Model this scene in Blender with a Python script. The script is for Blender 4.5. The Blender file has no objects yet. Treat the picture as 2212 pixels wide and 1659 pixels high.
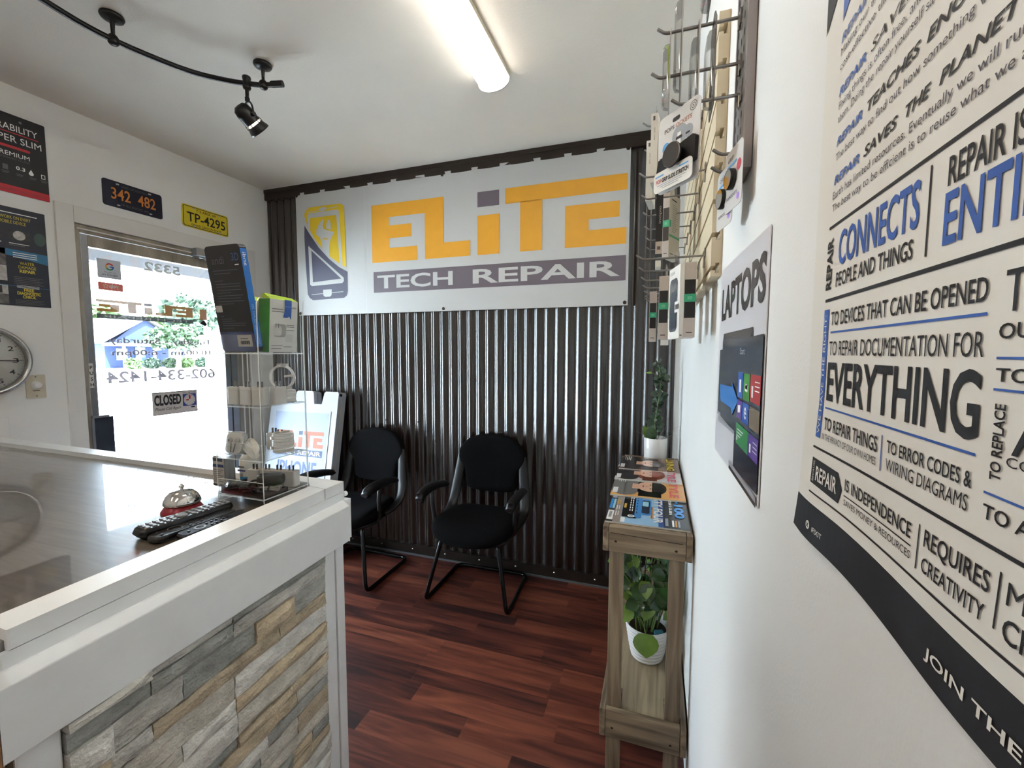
import bpy, math, random
from mathutils import Vector, Matrix
random.seed(7)
PI = math.pi
LAMP, SPOT1, SPOT2 = 6.2, 1.2, 13.0
SC = bpy.context.scene
COL = SC.collection

# ------------------------------------------------------------------ camera
cd = bpy.data.cameras.new('camera')
cam = bpy.data.objects.new('camera', cd)
COL.objects.link(cam)
SC.camera = cam
cd.sensor_fit = 'HORIZONTAL'; cd.sensor_width = 36.0
cd.lens = 923.72 / 2212 * 36.0
cd.clip_start = 0.01; cd.clip_end = 400
yaw, pitch, roll = -0.325374, -0.0726434, 0.0027037
fwd = Vector((math.sin(yaw)*math.cos(pitch), math.cos(yaw)*math.cos(pitch), math.sin(pitch)))
rgt = Vector((math.cos(yaw), -math.sin(yaw), 0)); upv = rgt.cross(fwd)
r2 = rgt*math.cos(roll) + upv*math.sin(roll); u2 = -rgt*math.sin(roll) + upv*math.cos(roll)
mw = Matrix((r2, u2, -fwd)).transposed().to_4x4(); mw.translation = Vector((-0.131, -2.67, 1.479))
cam.matrix_world = mw

# ------------------------------------------------------------------ exposure, sky, sun
SC.view_settings.view_transform = 'Standard'
SC.view_settings.look = 'None'
SC.view_settings.gamma = 1.0
SC.view_settings.use_curve_mapping = False
SC.view_settings.exposure = 1.13
SC.cycles.use_denoising = True
SC.cycles.max_bounces = 10
SC.cycles.diffuse_bounces = 5
SC.cycles.glossy_bounces = 5
SC.cycles.transmission_bounces = 8
SC.cycles.transparent_max_bounces = 24
SC.cycles.caustics_reflective = False
SC.cycles.caustics_refractive = False
SC.cycles.sample_clamp_indirect = 20.0

wd = bpy.data.worlds.new('sky'); SC.world = wd; wd.use_nodes = True
nt = wd.node_tree; nt.nodes.clear()
wo = nt.nodes.new('ShaderNodeOutputWorld'); bg = nt.nodes.new('ShaderNodeBackground')
sk = nt.nodes.new('ShaderNodeTexSky'); sk.sky_type = 'NISHITA'; sk.sun_disc = False
sk.sun_elevation = math.radians(52); sk.sun_rotation = math.radians(110); sk.air_density = 1.0; sk.dust_density = 3.0
mx = nt.nodes.new('ShaderNodeMix'); mx.data_type = 'RGBA'; mx.inputs[0].default_value = 0.65
nt.links.new(sk.outputs[0], mx.inputs[6]); mx.inputs[7].default_value = (8.2, 9.5, 11.0, 1)
nt.links.new(mx.outputs[2], bg.inputs[0]); bg.inputs[1].default_value = 1.75
nt.links.new(bg.outputs[0], wo.inputs[0])

sd = bpy.data.lights.new('sun', 'SUN'); sun = bpy.data.objects.new('sun', sd); COL.objects.link(sun)
sd.energy = 48.0; sd.angle = math.radians(0.6); sd.color = (0.74, 0.88, 1.0)
sun.rotation_euler = Vector((-0.56, 0.24, -0.85)).to_track_quat('-Z', 'Y').to_euler()

pd = bpy.data.lights.new('door_portal', 'AREA'); pd.shape = 'RECTANGLE'; pd.size = 0.95; pd.size_y = 2.1
pd.cycles.is_portal = True
po = bpy.data.objects.new('door_portal', pd); COL.objects.link(po); po.location = (-3.22, -0.79, 1.05)
po.rotation_euler = Vector((1, 0, 0)).to_track_quat('-Z', 'Z').to_euler()

# ------------------------------------------------------------------ materials
def lin(c):
    c = c/255.0
    return c/12.92 if c <= 0.04045 else ((c+0.055)/1.055)**2.4
def rgb(c):
    return (lin(c[0]), lin(c[1]), lin(c[2]), 1.0)
MATS = {}
def N(nt, t, **k):
    n = nt.nodes.new(t)
    for a, b in k.items(): setattr(n, a, b)
    return n
def mat(name, col, rough=0.5, metal=0.0, var=0.04, vscale=30.0, bump=0.0, bscale=200.0, stretch=(1,1,1), coat=0.0, alpha=1.0, spec=0.5, sheen=0.0, crough=0.05):
    """a surface with slight noise in its own colour and relief"""
    if name in MATS: return MATS[name]
    m = bpy.data.materials.new(name); m.use_nodes = True; MATS[name] = m
    nt = m.node_tree; b = nt.nodes['Principled BSDF']
    tc = N(nt, 'ShaderNodeTexCoord'); mp = N(nt, 'ShaderNodeMapping'); mp.inputs['Scale'].default_value = stretch
    nt.links.new(tc.outputs['Object'], mp.inputs[0])
    c = rgb(col)
    nz = N(nt, 'ShaderNodeTexNoise'); nz.inputs['Scale'].default_value = vscale; nz.inputs['Detail'].default_value = 4
    nt.links.new(mp.outputs[0], nz.inputs['Vector'])
    rp = N(nt, 'ShaderNodeValToRGB')
    rp.color_ramp.elements[0].position = 0.3; rp.color_ramp.elements[1].position = 0.7
    rp.color_ramp.elements[0].color = tuple(max(0, x*(1-var)) for x in c[:3]) + (1,)
    rp.color_ramp.elements[1].color = tuple(min(1, x*(1+var)) for x in c[:3]) + (1,)
    nt.links.new(nz.outputs['Fac'], rp.inputs[0]); nt.links.new(rp.outputs[0], b.inputs['Base Color'])
    b.inputs['Roughness'].default_value = rough; b.inputs['Metallic'].default_value = metal
    b.inputs['Specular IOR Level'].default_value = spec
    if coat: b.inputs['Coat Weight'].default_value = coat; b.inputs['Coat Roughness'].default_value = crough
    if sheen: b.inputs['Sheen Weight'].default_value = sheen
    if alpha < 1: b.inputs['Alpha'].default_value = alpha
    if bump:
        n2 = N(nt, 'ShaderNodeTexNoise'); n2.inputs['Scale'].default_value = bscale; n2.inputs['Detail'].default_value = 3
        nt.links.new(mp.outputs[0], n2.inputs['Vector'])
        bp = N(nt, 'ShaderNodeBump'); bp.inputs['Strength'].default_value = bump; bp.inputs['Distance'].default_value = 0.004
        nt.links.new(n2.outputs['Fac'], bp.inputs['Height']); nt.links.new(bp.outputs[0], b.inputs['Normal'])
    return m
def emit(name, col, s):
    if name in MATS: return MATS[name]
    m = bpy.data.materials.new(name); m.use_nodes = True; MATS[name] = m
    nt = m.node_tree; nt.nodes.clear()
    o = N(nt, 'ShaderNodeOutputMaterial'); e = N(nt, 'ShaderNodeEmission')
    e.inputs[0].default_value = (*col, 1); e.inputs[1].default_value = s
    nt.links.new(e.outputs[0], o.inputs[0]); return m
def clear(name, tint=(1,1,1), refl=0.06, rough=0.0, edge=0.35, gain=0.5):
    """thin clear sheet: see-through with a reflection that grows towards grazing"""
    if name in MATS: return MATS[name]
    m = bpy.data.materials.new(name); m.use_nodes = True; MATS[name] = m
    nt = m.node_tree; nt.nodes.clear()
    o = N(nt, 'ShaderNodeOutputMaterial'); t = N(nt, 'ShaderNodeBsdfTransparent'); g = N(nt, 'ShaderNodeBsdfGlossy')
    t.inputs[0].default_value = (*tint, 1); g.inputs['Roughness'].default_value = rough
    lw = N(nt, 'ShaderNodeLayerWeight'); lw.inputs[0].default_value = edge
    mu = N(nt, 'ShaderNodeMath', operation='MULTIPLY_ADD'); mu.inputs[1].default_value = gain; mu.inputs[2].default_value = refl
    nt.links.new(lw.outputs['Fresnel'], mu.inputs[0])
    ms = N(nt, 'ShaderNodeMixShader'); nt.links.new(mu.outputs[0], ms.inputs[0])
    nt.links.new(t.outputs[0], ms.inputs[1]); nt.links.new(g.outputs[0], ms.inputs[2]); nt.links.new(ms.outputs[0], o.inputs[0])
    return m
def wood(name, dark, mid, light, axis, rough=0.55, coat=0.0, scale=1.0, knots=True, crough=0.04):
    """grain running along one object axis (0 x, 1 y, 2 z)"""
    if name in MATS: return MATS[name]
    m = bpy.data.materials.new(name); m.use_nodes = True; MATS[name] = m
    nt = m.node_tree; b = nt.nodes['Principled BSDF']
    tc = N(nt, 'ShaderNodeTexCoord'); mp = N(nt, 'ShaderNodeMapping')
    s = [22*scale]*3; s[axis] = 1.6*scale; mp.inputs['Scale'].default_value = s
    nt.links.new(tc.outputs['Object'], mp.inputs[0])
    nz = N(nt, 'ShaderNodeTexNoise'); nz.inputs['Scale'].default_value = 1.6; nz.inputs['Detail'].default_value = 7; nz.inputs['Distortion'].default_value = 0.7
    nt.links.new(mp.outputs[0], nz.inputs['Vector'])
    rp = N(nt, 'ShaderNodeValToRGB'); e = rp.color_ramp.elements
    e[0].position = 0.30; e[0].color = rgb(dark); e[1].position = 0.72; e[1].color = rgb(light)
    k = rp.color_ramp.elements.new(0.5); k.color = rgb(mid)
    nt.links.new(nz.outputs['Fac'], rp.inputs[0]); nt.links.new(rp.outputs[0], b.inputs['Base Color'])
    b.inputs['Roughness'].default_value = rough
    if coat: b.inputs['Coat Weight'].default_value = coat; b.inputs['Coat Roughness'].default_value = crough; b.inputs['Coat IOR'].default_value = 2.3
    if not coat:
        bp = N(nt, 'ShaderNodeBump'); bp.inputs['Strength'].default_value = 0.25; bp.inputs['Distance'].default_value = 0.002
        nt.links.new(nz.outputs['Fac'], bp.inputs['Height']); nt.links.new(bp.outputs[0], b.inputs['Normal'])
    return m

# ------------------------------------------------------------------ mesh builder
def V(*a): return Vector(a)
class Fr:
    """a flat frame: origin, across, up, out"""
    def __init__(s, o, u, v, n=None):
        s.o, s.u, s.v = Vector(o), Vector(u).normalized(), Vector(v).normalized()
        s.n = Vector(n).normalized() if n else s.u.cross(s.v).normalized()
    def p(s, a, b, c=0.0): return s.o + s.u*a + s.v*b + s.n*c
class MB:
    def __init__(s): s.v = []; s.f = []; s.m = []; s.s = []; s.layer = {}
    def add(s, vs, fs, m, smooth=False):
        k = len(s.v); s.v += [Vector(q) for q in vs]
        for f in fs: s.f.append([i+k for i in f]); s.m.append(m); s.s.append(smooth)
        return s
    def box(s, a, b, m):
        x0,y0,z0 = (min(a[i],b[i]) for i in range(3)); x1,y1,z1 = (max(a[i],b[i]) for i in range(3))
        return s.add([(x0,y0,z0),(x1,y0,z0),(x1,y1,z0),(x0,y1,z0),(x0,y0,z1),(x1,y0,z1),(x1,y1,z1),(x0,y1,z1)],
                     [(0,3,2,1),(4,5,6,7),(0,1,5,4),(1,2,6,5),(2,3,7,6),(3,0,4,7)], m)
    def fbox(s, fr, a0, a1, b0, b1, c0, c1, m):
        P = [fr.p(a,b,c) for c in (c0,c1) for a,b in ((a0,b0),(a1,b0),(a1,b1),(a0,b1))]
        fs = [(0,3,2,1),(4,5,6,7),(0,1,5,4),(1,2,6,5),(2,3,7,6),(3,0,4,7)]
        if fr.u.cross(fr.v).dot(fr.n) < 0: fs = [f[::-1] for f in fs]
        return s.add(P, fs, m)
    def prism(s, fr, pts, c0, c1, m, smooth=False):
        n = len(pts); A = sum(pts[i][0]*pts[(i+1)%n][1]-pts[(i+1)%n][0]*pts[i][1] for i in range(n))
        if (A < 0) != (fr.u.cross(fr.v).dot(fr.n) < 0): pts = pts[::-1]
        lo = [fr.p(a,b,c0) for a,b in pts]; hi = [fr.p(a,b,c1) for a,b in pts]
        s.add(lo+hi, [tuple(range(n-1,-1,-1)), tuple(range(n,2*n))], m)
        return s.add(lo+hi, [(i,(i+1)%n,n+(i+1)%n,n+i) for i in range(n)], m, smooth)
    def poly(s, pts, m, smooth=False): return s.add(pts, [tuple(range(len(pts)))], m, smooth)
    def flat(s, fr, pts, m, lay=1):
        n = len(pts); A = sum(pts[i][0]*pts[(i+1)%n][1]-pts[(i+1)%n][0]*pts[i][1] for i in range(n))
        if (A < 0) != (fr.u.cross(fr.v).dot(fr.n) < 0): pts = pts[::-1]
        return s.poly([fr.p(a,b,0.0004*lay) for a,b in pts], m)
    def rect(s, fr, x, y, w, h, m, lay=1): return s.flat(fr, [(x,y),(x+w,y),(x+w,y+h),(x,y+h)], m, lay)
    def disc(s, fr, x, y, r, m, lay=1, n=24, ry=None):
        ry = ry or r
        return s.flat(fr, [(x+r*math.cos(2*PI*i/n), y+ry*math.sin(2*PI*i/n)) for i in range(n)], m, lay)
    def ring(s, fr, x, y, r0, r1, m, lay=1, n=28, a0=0.0, a1=2*PI):
        for i in range(n):
            t0 = a0+(a1-a0)*i/n; t1 = a0+(a1-a0)*(i+1)/n
            s.flat(fr, [(x+r0*math.cos(t0),y+r0*math.sin(t0)),(x+r1*math.cos(t0),y+r1*math.sin(t0)),(x+r1*math.cos(t1),y+r1*math.sin(t1)),(x+r0*math.cos(t1),y+r0*math.sin(t1))], m, lay)
        return s
    def line(s, fr, x0, y0, x1, y1, w, m, lay=1):
        d = Vector((x1-x0, y1-y0)); d.normalize(); q = Vector((-d.y, d.x))*w/2
        return s.flat(fr, [(x0+q.x,y0+q.y),(x0-q.x,y0-q.y),(x1-q.x,y1-q.y),(x1+q.x,y1+q.y)], m, lay)
    def text(s, fr, t, x, y, h, m, w=None, lay=2, bold=0.0, shear=0.0, align='l', rot=0.0):
        vs, fs, W = glyphs(t, bold, shear)
        k = h/0.70; kx = (w/W) if w else k
        if align == 'c': x -= W*kx/2
        if align == 'r': x -= W*kx
        flip = fr.u.cross(fr.v).dot(fr.n) < 0
        c, sn = math.cos(rot), math.sin(rot)
        if rot: P = [fr.p(x+(a*kx*c-b*k*sn), y+(a*kx*sn+b*k*c), 0.0004*lay) for a,b in vs]
        else: P = [fr.p(x+a*kx, y+b*k, 0.0004*lay) for a,b in vs]
        return s.add(P, [f[::-1] for f in fs] if flip else fs, m)
    def tube(s, path, r, m, n=8, closed=False, caps=True, ry=None):
        P = [Vector(p) for p in path]; k = len(P); rs = r if isinstance(r, (list,tuple)) else [r]*k
        rings = []; prev = None
        for i in range(k):
            a = P[i-1] if (i > 0 or closed) else P[i]; b = P[(i+1)%k] if (i < k-1 or closed) else P[i]
            t = (b-a); t = t.normalized() if t.length > 1e-9 else Vector((0,0,1))
            if prev is None:
                q = Vector((0,0,1)) if abs(t.z) < 0.9 else Vector((1,0,0)); x = (q - t*q.dot(t)).normalized()
            else:
                x = prev - t*prev.dot(t); x = x.normalized() if x.length > 1e-6 else Vector((1,0,0))
            prev = x; y = t.cross(x)
            rings.append([P[i] + x*rs[i]*math.cos(2*PI*j/n) + y*(ry or rs[i])*math.sin(2*PI*j/n) for j in range(n)])
        vs = [q for R in rings for q in R]; fs = []
        for i in range(k if closed else k-1):
            i2 = (i+1)%k
            for j in range(n): fs.append((i*n+j, i*n+(j+1)%n, i2*n+(j+1)%n, i2*n+j))
        s.add(vs, fs, m, True)
        if caps and not closed:
            s.add(rings[0], [tuple(range(n-1,-1,-1))], m); s.add(rings[-1], [tuple(range(n))], m)
        return s
    def cyl(s, a, b, r, m, n=16): return s.tube([a, b], r, m, n)
    def lathe(s, fr, prof, m, n=32, closed=True, sy=1.0):
        """prof: (radius, height along out)"""
        rings = [[fr.p(r*math.cos(2*PI*j/n), sy*r*math.sin(2*PI*j/n), h) for j in range(n)] for r,h in prof]
        vs = [q for R in rings for q in R]; fs = []
        for i in range(len(prof)-1):
            for j in range(n): fs.append((i*n+j, i*n+(j+1)%n, (i+1)*n+(j+1)%n, (i+1)*n+j))
        s.add(vs, fs, m, True)
        if closed:
            if prof[0][0] > 1e-6: s.add(rings[0], [tuple(range(n-1,-1,-1))], m)
            if prof[-1][0] > 1e-6: s.add(rings[-1], [tuple(range(n))], m)
        return s
    def pillow(s, fr, pts, prof, m, dish=None):
        """closed cushion: prof is (inset scale, height along out) from back to front"""
        n = len(pts); cx = sum(p[0] for p in pts)/n; cy = sum(p[1] for p in pts)/n
        rings = []
        for k, h in prof:
            R = []
            for a, b in pts:
                x, y = cx+(a-cx)*k, cy+(b-cy)*k
                R.append(fr.p(x, y, h + (dish(x,y) if dish else 0)))
            rings.append(R)
        vs = [q for R in rings for q in R]; fs = []
        for i in range(len(prof)-1):
            for j in range(n): fs.append((i*n+j, i*n+(j+1)%n, (i+1)*n+(j+1)%n, (i+1)*n+j))
        s.add(vs, fs, m, True); s.add(rings[0], [tuple(range(n-1,-1,-1))], m, True); s.add(rings[-1], [tuple(range(n))], m, True)
        return s
    def build(s, name, parent=None, loc=None, bevel=0.0, seg=2, sub=0):
        off = Vector(loc) if loc else Vector((0,0,0))
        me = bpy.data.meshes.new(name)
        me.from_pydata([q-off for q in s.v], [], s.f)
        ms = []
        for m in s.m:
            if m not in ms: ms.append(m)
        for m in ms: me.materials.append(m)
        ix = {m: i for i, m in enumerate(ms)}
        me.polygons.foreach_set('material_index', [ix[m] for m in s.m]); me.polygons.foreach_set('use_smooth', s.s)
        me.update()
        o = bpy.data.objects.new(name, me); COL.objects.link(o)
        if parent: o.parent = parent
        elif loc: o.location = off
        if bevel:
            b = o.modifiers.new('bevel', 'BEVEL'); b.width = bevel; b.segments = seg; b.limit_method = 'ANGLE'; b.angle_limit = 0.7
        if sub:
            d = o.modifiers.new('sub', 'SUBSURF'); d.levels = sub; d.render_levels = sub
        return o
GL = {}
def glyphs(t, bold=0.0, shear=0.0):
    if 'M' in t or 'W' in t: bold = 0.0
    k = (t, bold, shear)
    if k in GL: return GL[k]
    cu = bpy.data.curves.new('t', 'FONT'); cu.body = t; cu.size = 1.0; cu.offset = bold; cu.shear = shear; cu.resolution_u = 3
    ob = bpy.data.objects.new('t', cu); COL.objects.link(ob)
    bpy.context.view_layer.update()
    me = ob.to_mesh(); vs = [(q.co.x, q.co.y) for q in me.vertices]; fs = [tuple(f.vertices) for f in me.polygons]
    fs = [f if sum(vs[f[i]][0]*vs[f[(i+1)%len(f)]][1]-vs[f[(i+1)%len(f)]][0]*vs[f[i]][1] for i in range(len(f))) > 0 else f[::-1] for f in fs]
    ob.to_mesh_clear(); bpy.data.objects.remove(ob); bpy.data.curves.remove(cu)
    if vs:
        x0 = min(a for a,_ in vs); x1 = max(a for a,_ in vs); vs = [(a-x0, b) for a,b in vs]; W = max(x1-x0, 1e-3)
    else: W = 1e-3
    GL[k] = (vs, fs, W); return GL[k]
def tag(o, label=None, cat=None, group=None, kind=None):
    if label: o['label'] = label
    if cat: o['category'] = cat
    if group: o['group'] = group
    if kind: o['kind'] = kind
    return o
def thing(name, loc, label, cat, group=None, rz=0.0):
    o = bpy.data.objects.new(name, None); COL.objects.link(o); o.location = loc; o.rotation_euler = (0,0,rz)
    o.empty_display_size = 0.1
    return tag(o, label, cat, group)
def dup(o, parent=None):
    c = o.copy(); COL.objects.link(c)
    if parent: c.parent = parent
    for ch in list(o.children): dup(ch, c)
    return c
def rrect(x, y, w, h, r, n=5):
    P = []
    for cx, cy, a in ((x+w-r,y+r,-PI/2),(x+w-r,y+h-r,0),(x+r,y+h-r,PI/2),(x+r,y+r,PI)):
        for i in range(n+1): P.append((cx+r*math.cos(a+PI/2*i/n), cy+r*math.sin(a+PI/2*i/n)))
    return P
def smooth_path(P, n=6):
    """Catmull-Rom through the points"""
    P = [Vector(p) for p in P]; out = []
    for i in range(len(P)-1):
        a = P[max(i-1,0)]; b = P[i]; c = P[i+1]; d = P[min(i+2,len(P)-1)]
        for k in range(n):
            t = k/n
            out.append(0.5*((2*b)+(c-a)*t+(2*a-5*b+4*c-d)*t*t+(3*b-a-3*c+d)*t**3))
    out.append(P[-1]); return out
def fillet(P, r, n=5):
    P = [Vector(p) for p in P]; out = [P[0]]
    for i in range(1, len(P)-1):
        a, b, c = P[i-1], P[i], P[i+1]; d1 = (a-b).normalized(); d2 = (c-b).normalized()
        for k in range(n+1):
            t = k/n; out.append((b+d1*r)*(1-t)**2 + b*2*t*(1-t) + (b+d2*r)*t*t)
    out.append(P[-1]); return out

# ------------------------------------------------------------------ palette
white_wall = mat('white_wall_paint', (226,225,222), 0.6, var=0.015, vscale=3, bump=0.12, bscale=260)
ceil_paint = mat('ceiling_paint', (226,219,208), 0.75, var=0.02, vscale=4, bump=0.15, bscale=120)
casing_paint = mat('casing_paint', (216,213,208), 0.45, var=0.02, vscale=8)
white_paint = mat('white_trim_paint', (234,236,237), 0.35, var=0.03, vscale=14, bump=0.06, bscale=60)
old_alu = mat('weathered_aluminium', (150,142,130), 0.45, 0.55, var=0.35, vscale=14, stretch=(1,1,0.25), bump=0.2)
alu = mat('grey_aluminium', (150,152,155), 0.35, 0.8, var=0.08, vscale=20)
bronze = mat('dark_bronze_metal', (40,32,28), 0.25, 0.0, var=0.08, vscale=5, stretch=(1,1,0.15), spec=0.8)
bronze_trim = mat('dark_bronze_trim', (58,49,44), 0.42, 0.6, var=0.10, vscale=12)
black_metal = mat('black_powder_coat', (14,14,15), 0.38, 0.2, var=0.1)
black_gloss = mat('black_enamel_tube', (9,9,10), 0.16, 0.3, var=0.05)
black_plastic = mat('black_plastic', (16,16,18), 0.42, var=0.1, vscale=60, bump=0.1, bscale=500)
black_fabric = mat('black_fabric', (8,8,10), 0.95, var=0.25, vscale=500, bump=0.5, bscale=900, spec=0.12)
chrome = mat('chrome', (215,215,215), 0.12, 1.0, var=0.02)
steel = mat('zinc_wire', (150,148,145), 0.28, 1.0, var=0.05)
black_ink = mat('black_ink', (22,20,24), 0.6, var=0.05)
white_ink = mat('white_ink', (232,232,230), 0.55, var=0.01)
paper = mat('poster_paper', (224,220,212), 0.55, var=0.015, vscale=6)
clear_sheet = clear('clear_acrylic', (0.985,0.99,0.99), 0.008, 0.0, 0.2, 0.3)
acr_lit_edge = mat('acrylic_lit_edge', (240,246,246), 0.15, var=0.02, alpha=0.8, spec=0.8)  # white colour stands in for light gathered at the sheet edges
glass = clear('door_glass', (0.96,0.98,0.97), 0.05, 0.0, 0.25)
clam = clear('clear_blister', (0.93,0.93,0.92), 0.10, 0.08, 0.35)
white_plastic = mat('white_plastic', (228,227,224), 0.35, var=0.015)
card_white = mat('white_card', (222,219,212), 0.5, var=0.02)
card_grey = mat('grey_card', (176,172,166), 0.55, var=0.03)
orange = mat('banner_orange', (226,160,40), 0.5, var=0.03, vscale=12)
grape = mat('banner_grey', (104,94,102), 0.5, var=0.03, vscale=12)
# ================================================================== the room
def floor_mat():
    m = bpy.data.materials.new('cherry_laminate'); m.use_nodes = True
    nt = m.node_tree; b = nt.nodes['Principled BSDF']; L = nt.links.new
    tc = N(nt,'ShaderNodeTexCoord'); sp = N(nt,'ShaderNodeSeparateXYZ'); L(tc.outputs['Object'], sp.inputs[0])
    def M_(op, a, bb=None, c=None):
        n = N(nt,'ShaderNodeMath', operation=op)
        for i, q in enumerate((a, bb, c)):
            if q is None: continue
            if isinstance(q, (int,float)): n.inputs[i].default_value = q
            else: L(q, n.inputs[i])
        return n.outputs[0]
    yr = M_('DIVIDE', sp.outputs['Y'], 0.098); row = M_('FLOOR', yr); yf = M_('FRACT', yr)
    wn = N(nt,'ShaderNodeTexWhiteNoise', noise_dimensions='1D'); L(M_('MULTIPLY_ADD', row, 1.37, 4.1), wn.inputs['W'])
    xr = M_('DIVIDE', M_('MULTIPLY_ADD', wn.outputs['Value'], 1.9, sp.outputs['X']), 0.62); col = M_('FLOOR', xr); xf = M_('FRACT', xr)
    cb = N(nt,'ShaderNodeCombineXYZ'); L(row, cb.inputs[0]); L(col, cb.inputs[1])
    w2 = N(nt,'ShaderNodeTexWhiteNoise', noise_dimensions='2D'); L(cb.outputs[0], w2.inputs['Vector'])
    # grain, shifted per board
    c2 = N(nt,'ShaderNodeCombineXYZ'); L(M_('MULTIPLY_ADD', w2.outputs['Value'], 31.0, M_('MULTIPLY', sp.outputs['X'], 2.2)), c2.inputs[0])
    L(M_('MULTIPLY', sp.outputs['Y'], 24.0), c2.inputs[1]); L(M_('MULTIPLY', w2.outputs['Value'], 17.0), c2.inputs[2])
    nz = N(nt,'ShaderNodeTexNoise'); nz.inputs['Scale'].default_value = 1.0; nz.inputs['Detail'].default_value = 6; nz.inputs['Distortion'].default_value = 1.1
    L(c2.outputs[0], nz.inputs['Vector'])
    f = M_('ADD', M_('MULTIPLY', nz.outputs['Fac'], 0.95), M_('MULTIPLY', w2.outputs['Value'], 0.34))
    rp = N(nt,'ShaderNodeValToRGB'); e = rp.color_ramp.elements
    e[0].position = 0.42; e[0].color = rgb((50,27,25)); e[1].position = 0.92; e[1].color = rgb((138,78,57))
    for p, c in ((0.56,(80,40,33)),(0.70,(108,56,43))):
        k = e.new(p); k.color = rgb(c)
    L(f, rp.inputs[0])
    ln = M_('MAXIMUM', M_('LESS_THAN', yf, 0.012), M_('LESS_THAN', xf, 0.003))
    mx = N(nt,'ShaderNodeMix', data_type='RGBA'); L(M_('MULTIPLY', ln, 0.45), mx.inputs[0]); L(rp.outputs[0], mx.inputs[6]); mx.inputs[7].default_value = rgb((128,78,60))
    L(mx.outputs[2], b.inputs['Base Color']); b.inputs['Roughness'].default_value = 0.42
    bp = N(nt,'ShaderNodeBump'); bp.inputs['Strength'].default_value = 0.12; bp.inputs['Distance'].default_value = 0.001
    L(nz.outputs['Fac'], bp.inputs['Height']); L(bp.outputs[0], b.inputs['Normal'])
    return m
S = 'structure'
WX, HC, YB = -3.08, 2.743, -4.6
b = MB(); b.box((WX-0.12,YB-0.12,-0.12),(0.12,0.16,0.0), floor_mat()); tag(b.build('floor'), kind=S)
b = MB(); b.box((WX-0.12,YB-0.12,HC),(0.12,0.16,HC+0.14), ceil_paint); tag(b.build('ceiling'), kind=S)
b = MB(); b.box((0,YB,0),(0.12,0.02,HC), white_wall); tag(b.build('wall_right'), kind=S)
b = MB(); b.box((WX-0.12,YB-0.12,0),(0.12,YB,HC), white_wall); tag(b.build('wall_front'), kind=S)
DY0, DY1, DZ = -1.216, -0.205, 2.163
b = MB()
b.box((WX-0.12,YB,0),(WX,DY0,HC), white_wall); b.box((WX-0.12,DY1,0),(WX,0.02,HC), white_wall); b.box((WX-0.12,DY0,DZ),(WX,DY1,HC), white_wall)
tag(b.build('wall_left'), kind=S)
# back wall: plaster with a bronze corrugated sheet on it
b = MB(); b.box((WX-0.12,0.02,0),(0.12,0.16,HC), white_wall); wb = tag(b.build('wall_back'), kind=S)
def sheet():
    b = MB(); pit = 0.0677; n = 12; x0, x1 = -3.072, -0.030; k = int((x1-x0)/pit*n)
    vs = []
    for i in range(k+1):
        x = x0+(x1-x0)*i/k; y = -0.004+0.0076*math.sin(2*PI*(x-x0)/pit)
        vs += [(x,y,0.02),(x,y,2.70)]
    b.add(vs, [(2*i,2*i+2,2*i+3,2*i+1) for i in range(k)], bronze, True)
    return b
sh = sheet().build('corrugated_cladding', wb); tag(sh, 'dark bronze corrugated metal sheet')
rv = MB()
for z in (0.985, 1.76):
    for i in range(3, 44, 4):
        x = -3.072+0.0677*(i+0.75); rv.lathe(Fr((x,-0.012,z),(1,0,0),(0,0,1),(0,-1,0)), [(0.006,0),(0.005,0.003),(0.0,0.004)], bronze_trim, 10)
rv.build('rivets', wb)
b = MB(); b.box((-3.078,-0.024,2.665),(-0.03,0.02,HC), bronze_trim); b.box((-3.078,-0.030,2.715),(-0.03,-0.024,HC), bronze_trim); tag(b.build('trim_1', bevel=0.002), kind=S)
b = MB(); b.box((-3.078,-0.022,0.0),(-0.03,0.02,0.072), bronze_trim); b.box((-3.078,-0.030,0.0),(-0.03,-0.022,0.012), mat('grey_caulk',(96,100,104),0.6))
for i in range(11):
    b.lathe(Fr((-2.85+0.265*i,-0.022,0.045),(1,0,0),(0,0,1),(0,-1,0)), [(0.007,0),(0.006,0.003),(0.0,0.004)], chrome, 10)
tag(b.build('trim_2'), kind=S)
# white corner strip between the sheet and the right wall
b = MB(); b.box((-0.030,0.0,0.0),(0.0,0.02,HC), white_wall); tag(b.build('trim_3'), kind=S)
# door casing: flat boards
b = MB(); t = 0.014
b.box((WX,-1.290,0),(WX+t,DY0,2.250), casing_paint); b.box((WX,DY1,0),(WX+t,-0.136,2.250), casing_paint); b.box((WX,DY0,DZ),(WX+t,DY1,2.250), casing_paint)
tag(b.build('trim_4', bevel=0.002), kind=S)
# thin outlines of a painted cover low on the left wall
b = MB(); b.box((WX,-1.62,0.98),(WX+0.006,-1.512,1.165), white_wall); tag(b.build('trim_5', bevel=0.002), kind=S)

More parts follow.
